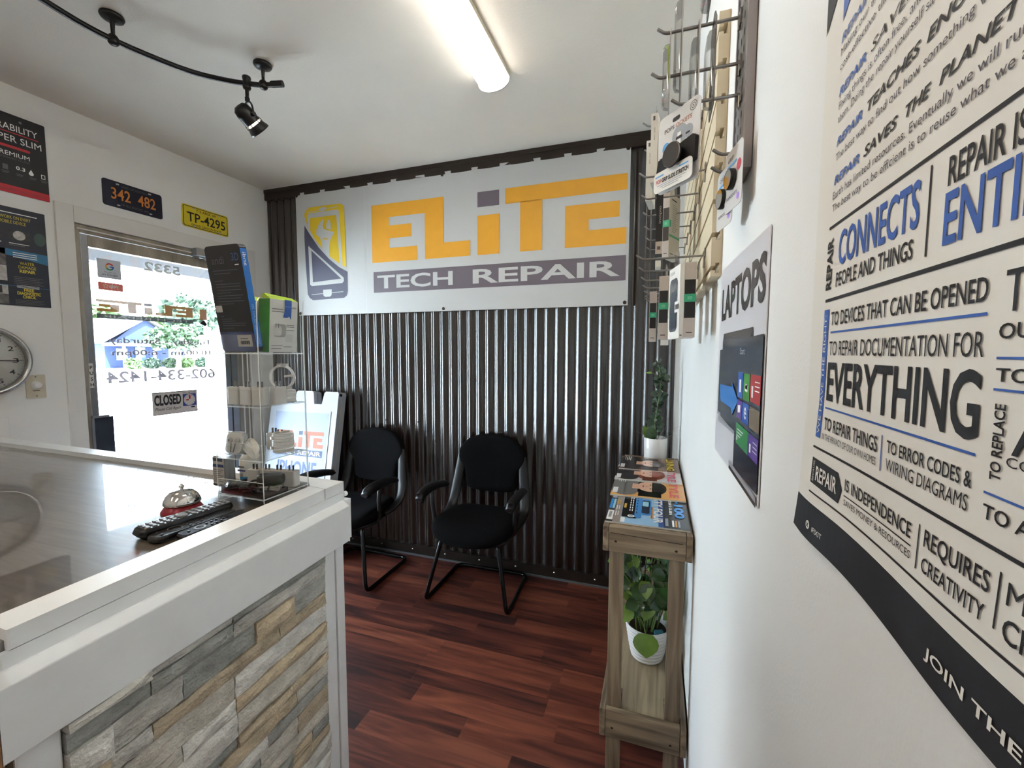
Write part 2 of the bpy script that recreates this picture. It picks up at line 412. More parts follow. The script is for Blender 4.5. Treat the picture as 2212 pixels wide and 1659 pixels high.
# ------------------------------------------------------------------ glass door
door = bpy.data.objects.new('door_1', None); COL.objects.link(door); door.location = (WX-0.02,-0.71,0); tag(door, kind=S)
DL = door.location.copy()
def dpart(b, name, **k): return b.build(name, door, loc=DL, **k)
b = MB(); x0, x1 = WX-0.10, WX-0.002
b.box((x0,DY0,0),(x1,-1.188,DZ), old_alu); b.box((x0,-0.300,0),(x1,DY1,DZ), old_alu); b.box((x0,-1.188,2.118),(x1,-0.300,DZ), old_alu)
b.box((x1-0.03,-0.272,0),(x1+0.004,-0.262,2.15), casing_paint); b.box((x1-0.03,-0.232,0),(x1+0.004,-0.222,2.15), casing_paint)
b.box((x1-0.02,-1.20,2.135),(x1+0.006,-0.22,2.142), casing_paint)
dpart(b, 'door_frame', bevel=0.003)
b = MB(); sx0, sx1 = WX-0.045, WX-0.008
b.box((sx0,-1.187,0.01),(sx1,-1.152,2.115), alu); b.box((sx0,-0.398,0.01),(sx1,-0.302,2.115), alu); b.box((sx0,-1.152,2.052),(sx1,-0.398,2.115), old_alu); b.box((sx0,-1.152,0.01),(sx1,-0.398,0.20), alu)
b.box((sx1-0.004,-0.362,0.02),(sx1+0.003,-0.352,2.1), mat('dark_gasket',(40,42,46),0.6))
dpart(b, 'stile', bevel=0.003)
b = MB(); b.box((WX-0.030,-1.152,0.20),(WX-0.024,-0.398,2.052), glass); gl = dpart(b, 'glass_pane')
# vinyl lettering on the pane, meant to be read from the street
vgrey = mat('vinyl_grey', (172,166,184), 0.6, alpha=0.995); vwhite = mat('vinyl_white',(214,220,220),0.6, alpha=0.98); vor = mat('vinyl_orange',(214,140,48),0.5, alpha=0.985); vdark = mat('vinyl_slate',(96,110,118),0.5, alpha=0.985)
dfr = Fr((WX-0.0245,0,0),(0,-1,0),(0,0,1),(1,0,0))      # across runs towards the camera: mirrored from inside
def elite(b, fr, x0, x1, z0, z1, m, dot, lay=1):
    """block wordmark in the given box; drawn in unit space 0..1.772 by 0..0.404"""
    kx, kz = (x1-x0)/1.772, (z1-z0)/0.404
    def P(pts, mm): b.flat(fr, [(x0+p*kx, z0+q*kz) for p,q in pts], mm, lay)
    P([(0,.402),(.144,.309),(.144,.001),(0,0)], m); P([(0,.402),(.572,.402),(.43,.309),(.144,.309)], m)
    P([(.144,.251),(.323,.251),(.323,.163),(.144,.163)], m); P([(.144,.096),(.368,.096),(.368,0),(.144,.001)], m)
    P([(.572,.402),(.572,0),(.43,0),(.43,.309)], m); P([(.572,.101),(.768,.101),(.768,0),(.572,0)], m)
    P([(.821,.402),(.972,.402),(.972,.306),(.821,.306)], dot); P([(.821,.252),(.972,.252),(.972,0),(.821,0)], m)
    P([(1.014,.404),(1.769,.404),(1.769,.311),(1.014,.307)], m); P([(1.114,.311),(1.258,.311),(1.258,.002),(1.114,.002)], m)
    P([(1.402,.253),(1.547,.161),(1.547,.097),(1.402,.002)], m); P([(1.402,.253),(1.727,.253),(1.727,.161),(1.547,.161)], m)
    P([(1.547,.097),(1.768,.097),(1.768,.002),(1.402,.002)], m)
b = MB()
elite(b, dfr, 0.600, 1.127, 1.708, 1.775, vor, vgrey); b.rect(dfr, 0.600, 1.668, 0.526, 0.026, vdark); b.text(dfr, 'TECH REPAIR', 0.622, 1.673, 0.016, vwhite, w=0.48, lay=3)
b.text(dfr, '5332', 0.668, 1.978, 0.052, vwhite, w=0.21, bold=0.025)
b.text(dfr, 'Tuesday - Saturday', 0.480, 1.530, 0.034, vgrey, w=0.60, bold=0.012); b.text(dfr, '10:00am - 6:00pm', 0.492, 1.459, 0.032, vgrey, w=0.575, bold=0.012)
b.text(dfr, '602-334-1424', 0.466, 1.300, 0.064, vgrey, w=0.635, bold=0.022)
b.rect(dfr, 0.505, 1.70, 0.048, 0.07, vor); b.flat(dfr, [(0.527,1.70),(0.556,1.675),(0.52,1.657),(0.505,1.67)], black_ink)
dpart(b, 'window_lettering')
b = MB(); gfr = Fr((WX-0.0238,-1.111,1.896),(0,1,0),(0,0,1)); stk = mat('sticker_grey',(196,200,208),0.4)
b.fbox(gfr, 0, 0.113, 0, 0.106, 0, 0.0006, stk)
for a0, a1, c in ((0.15*PI,0.8*PI,(196,40,34)),(0.8*PI,1.15*PI,(214,160,30)),(1.15*PI,1.75*PI,(30,130,60)),(1.75*PI,2.0*PI,(40,90,190))):
    b.ring(gfr, 0.058, 0.066, 0.013, 0.0205, mat('sticker_%d'%c[0],c,0.5), 3, 8, a0, a1)
b.rect(gfr, 0.058, 0.063, 0.0205, 0.006, mat('sticker_40',(40,90,190),0.5), 4)
b.text(gfr, 'Review us', 0.033, 0.032, 0.006, black_ink, w=0.05, lay=3); b.text(gfr, 'on Google', 0.02, 0.016, 0.012, black_ink, w=0.075, lay=3)
dpart(b, 'review_sticker')
b = MB(); yfr = Fr((WX-0.0238,-0.993,1.828),(0,-1,0),(0,0,1),(1,0,0)); red = mat('sticker_red',(232,128,112),0.5, alpha=0.985)
b.prism(yfr, rrect(0,0,0.119,0.044,0.006), 0, 0.0006, red); b.text(yfr, 'yelp', 0.022, 0.016, 0.022, card_white, w=0.045, lay=3, bold=0.015)
for i in range(5):
    a = PI/2+2*PI*i/5; b.disc(yfr, 0.084+0.009*math.cos(a), 0.024+0.009*math.sin(a), 0.0045, mat('sticker_pale',(238,180,160),0.5), 3, 8)
dpart(b, 'red_sticker')
b = MB(); pf = Fr((WX-0.0078,-1.186,1.28),(0,1,0),(0,0,1)); b.fbox(pf, 0, 0.019, 0, 0.135, 0, 0.0006, card_white)
for i, ch in enumerate('PUSH'): b.text(pf, ch, 0.0095, 0.104-0.032*i, 0.018, black_ink, lay=3, align='c', bold=0.02)
dpart(b, 'push_label')
b = MB(); b.box((WX-0.014,-1.188,0.90),(WX+0.0,-1.092,1.112), mat('dark_tinted_plate',(62,68,78),0.25,0.3)); b.box((WX-0.016,-1.196,1.112),(WX+0.02,-1.12,1.124), alu); b.box((WX-0.014,-1.194,0.9),(WX+0.004,-1.182,1.112), alu)
dpart(b, 'push_plate', bevel=0.002)
b = MB()
b.box((WX-0.006,-0.605,2.120),(WX+0.052,-0.300,2.168), alu); b.box((WX-0.006,-0.600,2.112),(WX+0.010,-0.560,2.176), alu)
b.cyl((WX+0.024,-0.53,2.122),(WX+0.024,-0.53,2.100), 0.010, alu, 12)
b.tube([(WX+0.024,-0.53,2.104),(WX+0.07,-0.38,2.100),(WX+0.03,-0.26,2.104)], 0.007, alu, 8); b.cyl((WX+0.03,-0.26,2.104),(WX+0.03,-0.26,2.15), 0.009, alu, 10); b.box((WX-0.004,-0.285,2.14),(WX+0.04,-0.235,2.155), alu)
dpart(b, 'door_closer', bevel=0.004)
b = MB(); sfr = Fr((WX-0.024,-0.768,1.268),(0,1,0),(0,0,1)); b.lathe(sfr, [(0.017,0),(0.014,0.006),(0.006,0.010),(0.005,0.016),(0.0,0.017)], clear('clear_rubber',(0.75,0.75,0.78),0.12,0.1), 16)
b.tube([(WX-0.01,-0.768,1.268),(WX+0.006,-0.762,1.262),(WX+0.008,-0.742,1.258),(WX+0.006,-0.738,1.272)], 0.0028, steel, 6); dpart(b, 'suction_hook')
# ------------------------------------------------------------------ outside
conc = mat('sunlit_concrete', (232,230,226), 0.9, var=0.04, vscale=1.2); asph = mat('pale_asphalt', (230,230,228), 0.9, var=0.04, vscale=0.6)
b = MB(); b.box((-120,-60,-0.25),(-3.2,90,-0.04), asph); tag(b.build('ground'), kind=S)
b = MB(); b.box((-5.6,-14,-0.04),(-3.2,16,-0.01), conc); tag(b.build('sidewalk'), kind=S)
b = MB(); b.box((-5.1,-9,2.298),(-4.95,9,2.62), mat('fascia_paint',(48,47,50),0.6)); b.box((-4.95,-9,2.56),(-3.2,9,2.62), MATS['fascia_paint']); tag(b.build('trim_6'), kind=S)
hb = mat('house_blue', (7,26,62), 0.8, var=0.06, vscale=2); hw = mat('house_white', (84,84,84), 0.7); hr = mat('house_shingle',(60,58,56),0.9); hp = mat('porch_pane',(50,66,80),0.1)
HX, HY0, HY1 = -48.0, 22.6, 29.4
ho = thing('house', (HX, 26, -0.04), 'blue gabled house with white porch posts across the street', 'house')
def hpart(b, n): return b.build(n, ho, loc=ho.location)
b = MB(); hf = Fr((HX,0,-0.04),(0,1,0),(0,0,1),(1,0,0))
b.prism(hf, [(22.6,0),(29.6,0),(29.6,2.3),(28.6,2.6),(25.9,4.75),(23.4,2.6),(22.6,2.3)], -8, 0, hb); hpart(b, 'wall')
b = MB(); b.prism(hf, [(25.9,4.98),(22.2,2.45),(22.2,2.25),(25.9,4.72)], -8.3, 0.4, hw); b.prism(hf, [(25.9,4.98),(25.9,4.72),(29.9,2.35),(29.9,2.55)], -8.3, 0.4, hw); hpart(b, 'roof')
b = MB(); b.prism(hf, [(22.4,2.05),(28.2,2.05),(28.2,2.35),(22.4,2.35)], 0, 2.0, hw); hpart(b, 'porch_roof')
for y in (23.1, 24.3, 25.6, 27.0):
    b = MB(); b.box((HX+1.7,y-0.09,-0.04),(HX+1.88,y+0.09,2.05), hw); hpart(b, 'porch_post')
for y in (23.9, 28.6):
    b = MB(); b.box((HX,y-0.45,0.7),(HX+0.06,y+0.45,1.8), hw); w_ = hpart(b, 'house_window'); c_ = MB(); c_.box((HX+0.06,y-0.36,0.78),(HX+0.08,y+0.36,1.72), hp); c_.build('pane', w_, loc=ho.location)
b = MB(); b.box((HX,25.0,0),(HX+0.05,25.9,1.95), hp); hpart(b, 'front_door')
def leafy(b, c, r, m, n, size, rnd):
    for i in range(n):
        d = Vector((rnd.gauss(0,1),rnd.gauss(0,1),rnd.gauss(0,1))).normalized(); k = rnd.uniform(0.62,1.0)
        p = Vector(c)+Vector((d.x*r[0]*k, d.y*r[1]*k, d.z*r[2]*k))
        u = Vector((rnd.gauss(0,1),rnd.gauss(0,1),rnd.gauss(0,1))).normalized(); v = u.orthogonal().normalized(); s = size*rnd.uniform(0.6,1.3)
        b.poly([p-u*s, p+v*s*0.55, p+u*s, p-v*s*0.55], m)
greens = [mat('leaf_bright',(40,60,16),0.6,var=0.3,vscale=3), mat('leaf_mid',(20,40,12),0.6,var=0.3,vscale=3), mat('leaf_cool',(22,42,24),0.6,var=0.3,vscale=3)]
bark = mat('bark',(104,90,76),0.9,var=0.2)
rnd = random.Random(3)
def tree(loc, h, r, m, label, clumps=5):
    t = thing('tree', loc, label, 'tree'); b = MB(); x,y,z = loc
    b.tube([(x,y,z),(x+0.1,y,z+h*0.3),(x,y+0.1,z+h*0.6)], [0.22,0.17,0.08], bark, 8); b.build('trunk', t, loc=loc)
    b = MB()
    for i in range(clumps):
        c = (x+rnd.uniform(-.5,.5)*r, y+rnd.uniform(-.6,.6)*r, z+h*0.62+rnd.uniform(-.3,.35)*r)
        leafy(b, c, (r*.62,r*.62,r*.55), m, 260, r*0.15, rnd)
    b.build('crown', t, loc=loc)
tree((-41.0,24.3,-0.04), 4.5, 1.75, greens[1], 'round green street tree before the right part of the blue house', 6)
tree((-70,40.0,-0.04), 7.0, 3.0, greens[0], 'yellow-green tree rising behind the blue house gable')
tree((-60,38.6,-0.04), 10.6, 3.6, greens[2], 'tallest bluish tree standing far right behind the white pole')
tree((-62,29.5,-0.04), 7.6, 2.8, greens[0], 'bright tree behind the left corner of the blue house')
for i, y in enumerate((22.4, 23.9, 25.4, 26.9, 28.4)):
    b = MB(); leafy(b, (-43.8,y,0.42), (0.6,0.66,0.52), greens[(i*2)%3], 260, 0.17, rnd)
    tag(b.build('hedge_bush', loc=(-43.8,y,-0.04)), ['clipped hedge bush at the far left of the row before the house','second bush from the left in the hedge before the house','middle bush of the hedge before the house','fourth bush from the left in the hedge before the house','rightmost bush of the hedge before the house'][i], 'bush', 'hedge bushes before the blue house')
b = MB(); b.cyl((-42.5,28.0,-0.04),(-42.5,28.0,5.3), 0.16, hw, 12); po_ = tag(b.build('utility_pole', loc=(-42.5,28.0,-0.04)), 'white pole standing by the road beside the round tree', 'pole')
b = MB(); b.box((-42.3,27.65,3.0),(-42.25,28.35,3.9), hw); b.build('pole_sign', po_, loc=(-42.5,28.0,-0.04))
b = MB()
for z in (0.55,1.1): b.cyl((-43.5,29.3,z),(-43.5,35.3,z), 0.03, hw, 8)
for i in range(5): b.cyl((-43.5,29.4+1.4*i,-0.04),(-43.5,29.4+1.4*i,1.1), 0.03, hw, 8)
tag(b.build('street_railing', loc=(-43.5,31,-0.04)), 'white pipe railing along the far side of the road', 'railing')
# ================================================================== on the back and left walls
# banner
bw = mat('banner_vinyl', (190,189,187), 0.42, var=0.012, vscale=2)
slate = mat('banner_slate', (78,76,96), 0.5, var=0.03, vscale=12); gold = mat('banner_gold', (222,186,36), 0.5, var=0.03, vscale=12)
BL = (-2.768, -0.0245, 1.763); b = MB(); bf = Fr((0,-0.0245,0),(1,0,0),(0,0,1),(0,-1,0))
nx = 40; g = [[(-2.768+2.466*i/nx, -0.0225-0.004*(1+math.sin(i*1.9+j)) * (0.35 if i in (0,nx) else 1)*0.25, 1.763+0.92*j/6) for j in range(7)] for i in range(nx+1)]
b.add([q for c in g for q in c], [(i*7+j,(i+1)*7+j,(i+1)*7+j+1,i*7+j+1) for i in range(nx) for j in range(6)], bw, True)
b.add([(q[0],q[1]+0.0012,q[2]) for c in g for q in c], [(i*7+j+1,(i+1)*7+j+1,(i+1)*7+j,i*7+j) for i in range(nx) for j in range(6)], bw, True)
elite(b, bf, -2.086, -0.314, 2.120, 2.524, orange, grape)
b.rect(bf, -2.078, 1.909, 1.761, 0.147, grape)
b.text(bf, 'TECH', -2.047, 1.939, 0.089, bw, w=0.600, lay=3, bold=0.022); b.text(bf, 'REPAIR', -1.300, 1.939, 0.089, bw, w=0.950, lay=3, bold=0.022)
# phone and wrench logo, drawn in units of its box
def lg(x, z): return (-2.692+x/553*0.386, 1.876+(1484-z)/1260*0.700)
def lp(pts, m, lay): b.flat(bf, [lg(x-115, z) for x,z in pts], m, lay)
lp([(118,340),(128,300),(160,262),(200,240),(590,240),(630,262),(645,300),(650,500),(655,1070),(610,1050),(560,1010),(440,910),(360,820),(250,660),(160,480)], gold, 1)
lp([(165,350),(165,480),(195,560),(195,382),(545,382),(575,1040),(610,1050),(578,330),(560,312),(185,318)], bw, 2)
lp([(165,310),(560,278),(560,270),(165,302)], bw, 2); lp([(318,262),(418,262),(405,300),(370,316),(330,304)], bw, 3)
lp([(385,408),(352,430),(310,480),(288,535),(272,545),(280,570),(268,600),(290,628),(320,650),(345,720),(352,820),(440,912),(440,760),(462,690),(510,600),(430,570),(375,545),(362,500)], bw, 2)
lp([(435,430),(412,490),(410,545),(468,568),(470,480),(455,440)], bw, 2)
lp([(362,655),(372,672),(380,652),(396,674),(408,660),(418,680),(430,668),(428,692),(364,680)], gold, 3)
lp([(118,470),(112,620),(120,1000),(135,1400),(160,1450),(205,1484),(620,1470),(655,1440),(668,1380),(668,1130),(560,1060),(440,950),(300,780),(190,600)], slate, 1)
lp([(162,760),(172,750),(185,770),(620,1205),(622,1250),(600,1275),(195,1292),(172,1270)], bw, 2); lp([(203,815),(212,1242),(588,1216)], slate, 3)
lp([(188,1404),(612,1384),(612,1392),(188,1412)], bw, 2); lp([(345,1350),(460,1350),(458,1425),(435,1446),(370,1446),(348,1425)], bw, 3)
b.line(bf, -2.141, 1.77, -2.1415, 2.666, 0.003, mat('banner_seam',(200,199,198),0.5), 1)
ban = tag(b.build('wall_banner', loc=BL), 'wide white vinyl shop banner with orange and grey lettering on the corrugated wall', 'banner')
for gx, gz in ((-0.317,2.662),(-0.319,1.779),(-1.520,2.664),(-1.519,1.779),(-2.755,2.662),(-2.755,1.779)):
    c = MB(); c.lathe(Fr((gx,-0.0250,gz),(1,0,0),(0,0,1),(0,-1,0)), [(0.011,0),(0.011,0.0015),(0.007,0.0025),(0.0045,0.002),(0.0,0.001)], bronze_trim, 14); c.build('grommet', ban, loc=BL)

# plates (left wall, out is +x, across is +y)
def lfr(y, z, d=0.0): return Fr((WX+d, y, z), (0,1,0), (0,0,1))
def plate(name, y, z, w, h, base, ink, label, rows, rim=None):
    b = MB(); f = lfr(y, z, 0.001); b.prism(f, rrect(0,0,w,h,0.014), 0, 0.0025, base); f2 = lfr(y, z, 0.0035)
    if rim: b.prism(f2, rrect(0.006,0.006,w-0.012,h-0.012,0.012), -0.001, 0.0006, rim); b.prism(f2, rrect(0.010,0.010,w-0.020,h-0.020,0.010), -0.001, 0.0012, base)
    f3 = lfr(y, z, 0.0048)
    for t, x, q, hh, ww, bo, col in rows: b.text(f3, t, x, q, hh, col, w=ww, lay=1, bold=bo)
    for sx in (0.24*w, 0.78*w):
        for sz in (0.1*h, 0.9*h): b.prism(f3, rrect(sx-0.008, sz-0.004, 0.016, 0.008, 0.0035), -0.001, 0.0004, mat('slot_grey',(170,172,176),0.5))
    return tag(b.build(name, loc=(WX,y+w/2,z+h/2)), label, 'license plate', 'old license plates above the door')
navy = mat('plate_navy',(22,24,44),0.4,0.2,var=0.15); amber = mat('plate_amber',(206,122,48),0.5); yel = mat('plate_yellow',(212,190,40),0.4,0.1)
dim = mat('plate_dim',(96,92,92),0.5)
p_ = plate('license_plate', -1.078, 2.302, 0.305, 0.146, navy, amber, 'navy blue license plate with orange digits above the glass door',
      [('342',0.040,0.046,0.062,0.095,0.012,amber),('482',0.172,0.046,0.062,0.095,0.012,amber),('LAND OF LINCOLN',0.090,0.120,0.012,0.135,0.0,dim),('19 ILLINOIS 60',0.085,0.016,0.013,0.140,0.0,dim)])
p_ = plate('license_plate', -0.655, 2.302, 0.316, 0.144, yel, black_ink, 'yellow license plate with black characters above the glass door',
      [('TP-4295',0.030,0.040,0.060,0.262,0.012,black_ink),('T-2 ARIZ. 69',0.090,0.112,0.015,0.135,0.01,black_ink),('GRAND CANYON STATE',0.055,0.015,0.013,0.205,0.01,black_ink)], rim=black_ink)
# black product poster
blk = mat('poster_black',(30,28,30),0.4,var=0.05); crim = mat('poster_red',(196,40,52),0.45)
b = MB(); f = lfr(-1.603, 2.236); b.prism(f, rrect(0,0,0.300,0.371,0.006), 0, 0.003, blk); f = lfr(-1.603, 2.236, 0.0034)
b.rect(f, 0.0, 0.0, 0.300, 0.036, crim, 0.5); b.text(f, 'PROTECTION FOR YOUR LAPTOP', 0.06, 0.012, 0.008, dim, w=0.215)
b.text(f, 'DURABILITY', 0.080, 0.295, 0.030, white_ink, w=0.190); b.text(f, 'SUPER SLIM', 0.085, 0.242, 0.030, white_ink, w=0.197)
b.rect(f, 0.10, 0.283, 0.172, 0.004, crim); b.prism(Fr(f.o,f.u,f.v), rrect(0.05,0.212,0.19,0.012,0.005), 0, 0.0005, crim)
b.text(f, 'PREMIUM', 0.118, 0.175, 0.020, white_ink, w=0.118, bold=0.02); b.text(f, 'TEMPERED GLASS', 0.12, 0.160, 0.008, dim, w=0.115)
b.text(f, '0.3', 0.185, 0.118, 0.016, white_ink, w=0.032, bold=0.02); b.disc(f, 0.238, 0.116, 0.009, white_ink, 1, 16); b.flat(f, [(0.230,0.119),(0.246,0.119),(0.238,0.136)], white_ink, 1.2)
b.rect(f, 0.274, 0.106, 0.015, 0.021, white_ink); b.rect(f, 0.2765, 0.109, 0.010, 0.015, blk, 2); b.rect(f, 0.140, 0.106, 0.018, 0.024, dim)
for x in (0.135,0.183,0.230,0.270): b.rect(f, x, 0.096, 0.026, 0.003, dim); b.rect(f, x+0.003, 0.090, 0.020, 0.003, dim)
b.disc(f, 0.212, 0.345, 0.006, mat('tack',(120,118,118),0.4,0.6), 2, 12)
tag(b.build('product_poster', loc=(WX,-1.45,2.42)), 'black and red product poster at the top of the left wall', 'poster')
# repair service poster
dn = mat('poster_navy',(30,34,50),0.4,var=0.08); gl_ = mat('poster_yellow',(206,184,62),0.5); cy = mat('poster_teal',(44,110,150),0.45); ph = mat('poster_photo',(96,92,90),0.5,var=0.5,vscale=40); ph2 = mat('poster_photo_pale',(176,172,168),0.5,var=0.3,vscale=50); ph3 = mat('poster_photo_dark',(44,42,44),0.5,var=0.5,vscale=60)
b = MB(); f = lfr(-1.687, 1.701); b.prism(f, [(0,0),(0.36,0),(0.36,0.467),(0,0.467)], 0, 0.002, dn); f = lfr(-1.687, 1.701, 0.0024)
b.text(f, 'WE WORK ON EVERY', 0.178, 0.412, 0.0150, gl_, w=0.128, bold=0.03); b.text(f, 'MOBILE DEVICE', 0.196, 0.390, 0.0150, gl_, w=0.092, bold=0.03)
b.rect(f, 0.17, 0.438, 0.16, 0.004, white_ink); b.rect(f, 0.12, 0.438, 0.03, 0.016, gl_)
for x in (0.03,0.13,0.225): b.rect(f, x, 0.315, 0.075, 0.045, ph3); b.rect(f, x, 0.296, 0.07, 0.003, white_ink); b.rect(f, x, 0.288, 0.055, 0.003, dim)
b.disc(f, 0.262, 0.338, 0.022, ph2, 2, 14); b.disc(f, 0.335, 0.335, 0.022, mat('poster_green',(60,80,74),0.4), 2, 14, ry=0.032)
b.flat(f, [(0.0,0.280),(0.36,0.262),(0.36,0.212),(0.24,0.235),(0.0,0.275)], cy)
for i in range(3): b.rect(f, 0.235, 0.252-0.010*i, 0.085, 0.0035, white_ink, 2)
b.rect(f, 0.02, 0.190, 0.19, 0.080, ph); b.rect(f, 0.02, 0.116, 0.19, 0.072, ph2); b.disc(f, 0.125, 0.150, 0.026, ph3, 2, 18); b.disc(f, 0.125, 0.150, 0.014, black_ink, 3, 14)
for i, t in enumerate(('WATER','DAMAGE','REPAIR')): b.text(f, t, 0.282, 0.200-0.019*i, 0.0145, gl_, lay=2, bold=0.03, align='c', w=(0.052,0.062,0.056)[i])
for i in range(5): b.rect(f, 0.232, 0.138-0.008*i, 0.105-0.012*(i%2), 0.0025, dim)
b.line(f, 0.0, 0.100, 0.36, 0.092, 0.002, cy, 2)
b.rect(f, 0.02, 0.052, 0.19, 0.045, ph2); b.rect(f, 0.04, 0.056, 0.15, 0.036, ph3, 2); b.rect(f, 0.02, 0.006, 0.19, 0.044, ph); b.disc(f, 0.16, 0.028, 0.018, ph3, 2, 14); b.disc(f, 0.07, 0.028, 0.02, ph2, 2, 14)
for i, t in enumerate(('FREE','DIAGNOSTIC','CHECK')): b.text(f, t, 0.282, 0.072-0.0165*i, 0.0135, gl_, lay=2, bold=0.03, align='c', w=(0.036,0.084,0.048)[i])
for i in range(4): b.rect(f, 0.232, 0.028-0.0065*i, 0.105-0.012*(i%2), 0.002, dim)
for i in range(3): b.rect(f, 0.240, 0.088+0.005*i-0.0, 0.08, 0.0015, white_ink, 3)
tag(b.build('service_poster', loc=(WX,-1.5,1.93)), 'dark blue repair service poster with yellow headings below the black poster', 'poster')
# clock
ck = thing('wall_clock', (WX,-1.587,1.437), 'round wall clock with silver rim and black numerals below the service poster', 'clock')
cf = lfr(-1.587, 1.437); R = 0.167
b = MB(); b.lathe(cf, [(R-0.012,0),(R,0.004),(R,0.026),(R-0.004,0.036),(R-0.012,0.041),(R-0.020,0.037),(R-0.024,0.026),(R-0.024,0.006)], mat('brushed_silver',(186,184,182),0.2,0.9), 64, False); b.build('rim', ck, loc=ck.location)
b = MB(); face = mat('clock_face',(214,212,206),0.5); b.lathe(cf, [(R-0.02,0.004),(R-0.022,0.012),(0.0,0.012)], face, 48); f = lfr(-1.587,1.437,0.012)
for i in range(60):
    a = 2*PI*i/60; r1 = R-0.028; r0 = r1-(0.009 if i%5==0 else 0.005)
    b.line(f, r0*math.cos(a), r0*math.sin(a), r1*math.cos(a), r1*math.sin(a), 0.0024 if i%5==0 else 0.001, black_ink, 1)
for h in range(1,13):
    a = PI/2-2*PI*h/12; t = str(h); b.text(f, t, 0.112*math.cos(a), 0.112*math.sin(a)-0.011, 0.022, black_ink, align='c', bold=0.012, w=0.020 if h<10 else 0.032)
b.build('face', ck, loc=ck.location)
for nm, a, l, w in (('hour_hand', PI/2-2*PI*(9+15/60)/12, 0.085, 0.006),('minute_hand', 0.0, 0.128, 0.005)):
    c = MB(); d = Vector((math.cos(a),math.sin(a))); q = Vector((-d.y,d.x))
    c.prism(lfr(-1.587,1.437,0.018 if nm[0]=='h' else 0.021), [tuple(-d*0.025+q*w*.6),tuple(-d*0.025-q*w*.6),tuple(d*l-q*w*.3),tuple(d*l+q*w*.3)], 0, 0.001, black_ink); c.build(nm, ck, loc=ck.location)
b = MB(); b.lathe(lfr(-1.587,1.437,0.012), [(0.006,0),(0.006,0.012),(0,0.013)], black_ink, 14); b.build('hub', ck, loc=ck.location)
b = MB(); b.lathe(lfr(-1.587,1.437,0.032), [(R-0.022,0),(R-0.06,0.002),(0.0,0.003)], clear('clock_glass',(0.98,0.98,0.98),0.03,0.0,0.2), 48, False); b.build('glass', ck, loc=ck.location)
# dimmer
dm = thing('dimmer_switch', (WX,-1.408,1.305), 'beige rotary dimmer switch plate beside the clock', 'switch')
iv = mat('ivory_plastic',(196,186,164),0.4); f = lfr(-1.444,1.247)
b = MB(); b.prism(f, rrect(0,0,0.072,0.116,0.004), 0, 0.006, iv)
for z in (0.010,0.106): b.disc(lfr(-1.444,1.247,0.006), 0.036, z, 0.0035, dim, 1, 10)
b.rect(lfr(-1.444,1.247,0.006), 0.023, 0.034, 0.026, 0.0035, black_ink, 1); b.build('cover_plate', dm, loc=dm.location, bevel=0.0015)
b = MB(); b.lathe(lfr(-1.408,1.311,0.006), [(0.021,0),(0.020,0.006),(0.015,0.010),(0.014,0.022),(0.012,0.024),(0,0.024)], white_plastic, 28); b.build('dial', dm, loc=dm.location)
# closed sign hanging on the door glass
cs = thing('closed_sign', (WX-0.012,-0.743,1.15), 'white CLOSED sign with a small paper clock hanging on the door glass', 'sign')
f = Fr((WX-0.016,-0.881,1.079),(0,1,0),(0,0,1)); sg = mat('sign_cream',(206,198,190),0.5,var=0.03); sb = mat('sign_blue',(40,58,140),0.5); sr = mat('sign_red',(196,40,48),0.5)
b = MB(); b.prism(f, rrect(0,0,0.275,0.146,0.003), 0, 0.003, sg); f2 = Fr((WX-0.0128,-0.881,1.079),(0,1,0),(0,0,1))
b.rect(f2, 0, 0.140, 0.275, 0.006, mat('sign_edge',(130,122,122),0.5)); b.rect(f2, 0, 0, 0.275, 0.006, mat('sign_edge',(130,122,122),0.5))
b.text(f2, 'CLOSED', 0.010, 0.064, 0.062, black_ink, w=0.160, bold=0.04); b.text(f2, 'Please Call Again', 0.012, 0.030, 0.018, black_ink, w=0.155, shear=0.35)
b.text(f2, 'WILL RETURN', 0.180, 0.125, 0.010, black_ink, w=0.088, bold=0.01)
b.rect(f2, 0.180, 0.042, 0.086, 0.080, sb); b.disc(f2, 0.223, 0.082, 0.037, sg, 2, 28)
for i in range(12):
    a = 2*PI*i/12; b.disc(f2, 0.223+0.031*math.cos(a), 0.082+0.031*math.sin(a), 0.0022, black_ink, 3, 6)
b.rect(f2, 0.232, 0.028, 0.024, 0.008, black_ink); b.build('sign_board', cs, loc=cs.location)
b = MB(); f3 = Fr((WX-0.0115,-0.658,1.161),(0,1,0),(0,0,1)); b.prism(f3, [(-0.003,0),(0.004,0),(0.007,0.026),(0.0,0.033),(-0.005,0.026)], 0, 0.001, sr); b.build('paper_hand', cs, loc=cs.location)
b = MB(); b.prism(f3, [(0,-0.003),(0,0.003),(-0.018,0.005),(-0.026,0.0),(-0.018,-0.005)], 0, 0.001, sr); b.build('paper_hand', cs, loc=cs.location)
b = MB(); b.lathe(f3, [(0.004,0.001),(0.003,0.003),(0,0.003)], white_ink, 10); b.build('rivet', cs, loc=cs.location)
b = MB(); b.tube([(WX-0.010,-0.85,1.222),(WX-0.004,-0.735,1.262),(WX-0.010,-0.65,1.222)], 0.0008, steel, 5); b.build('hanging_string', cs, loc=cs.location)
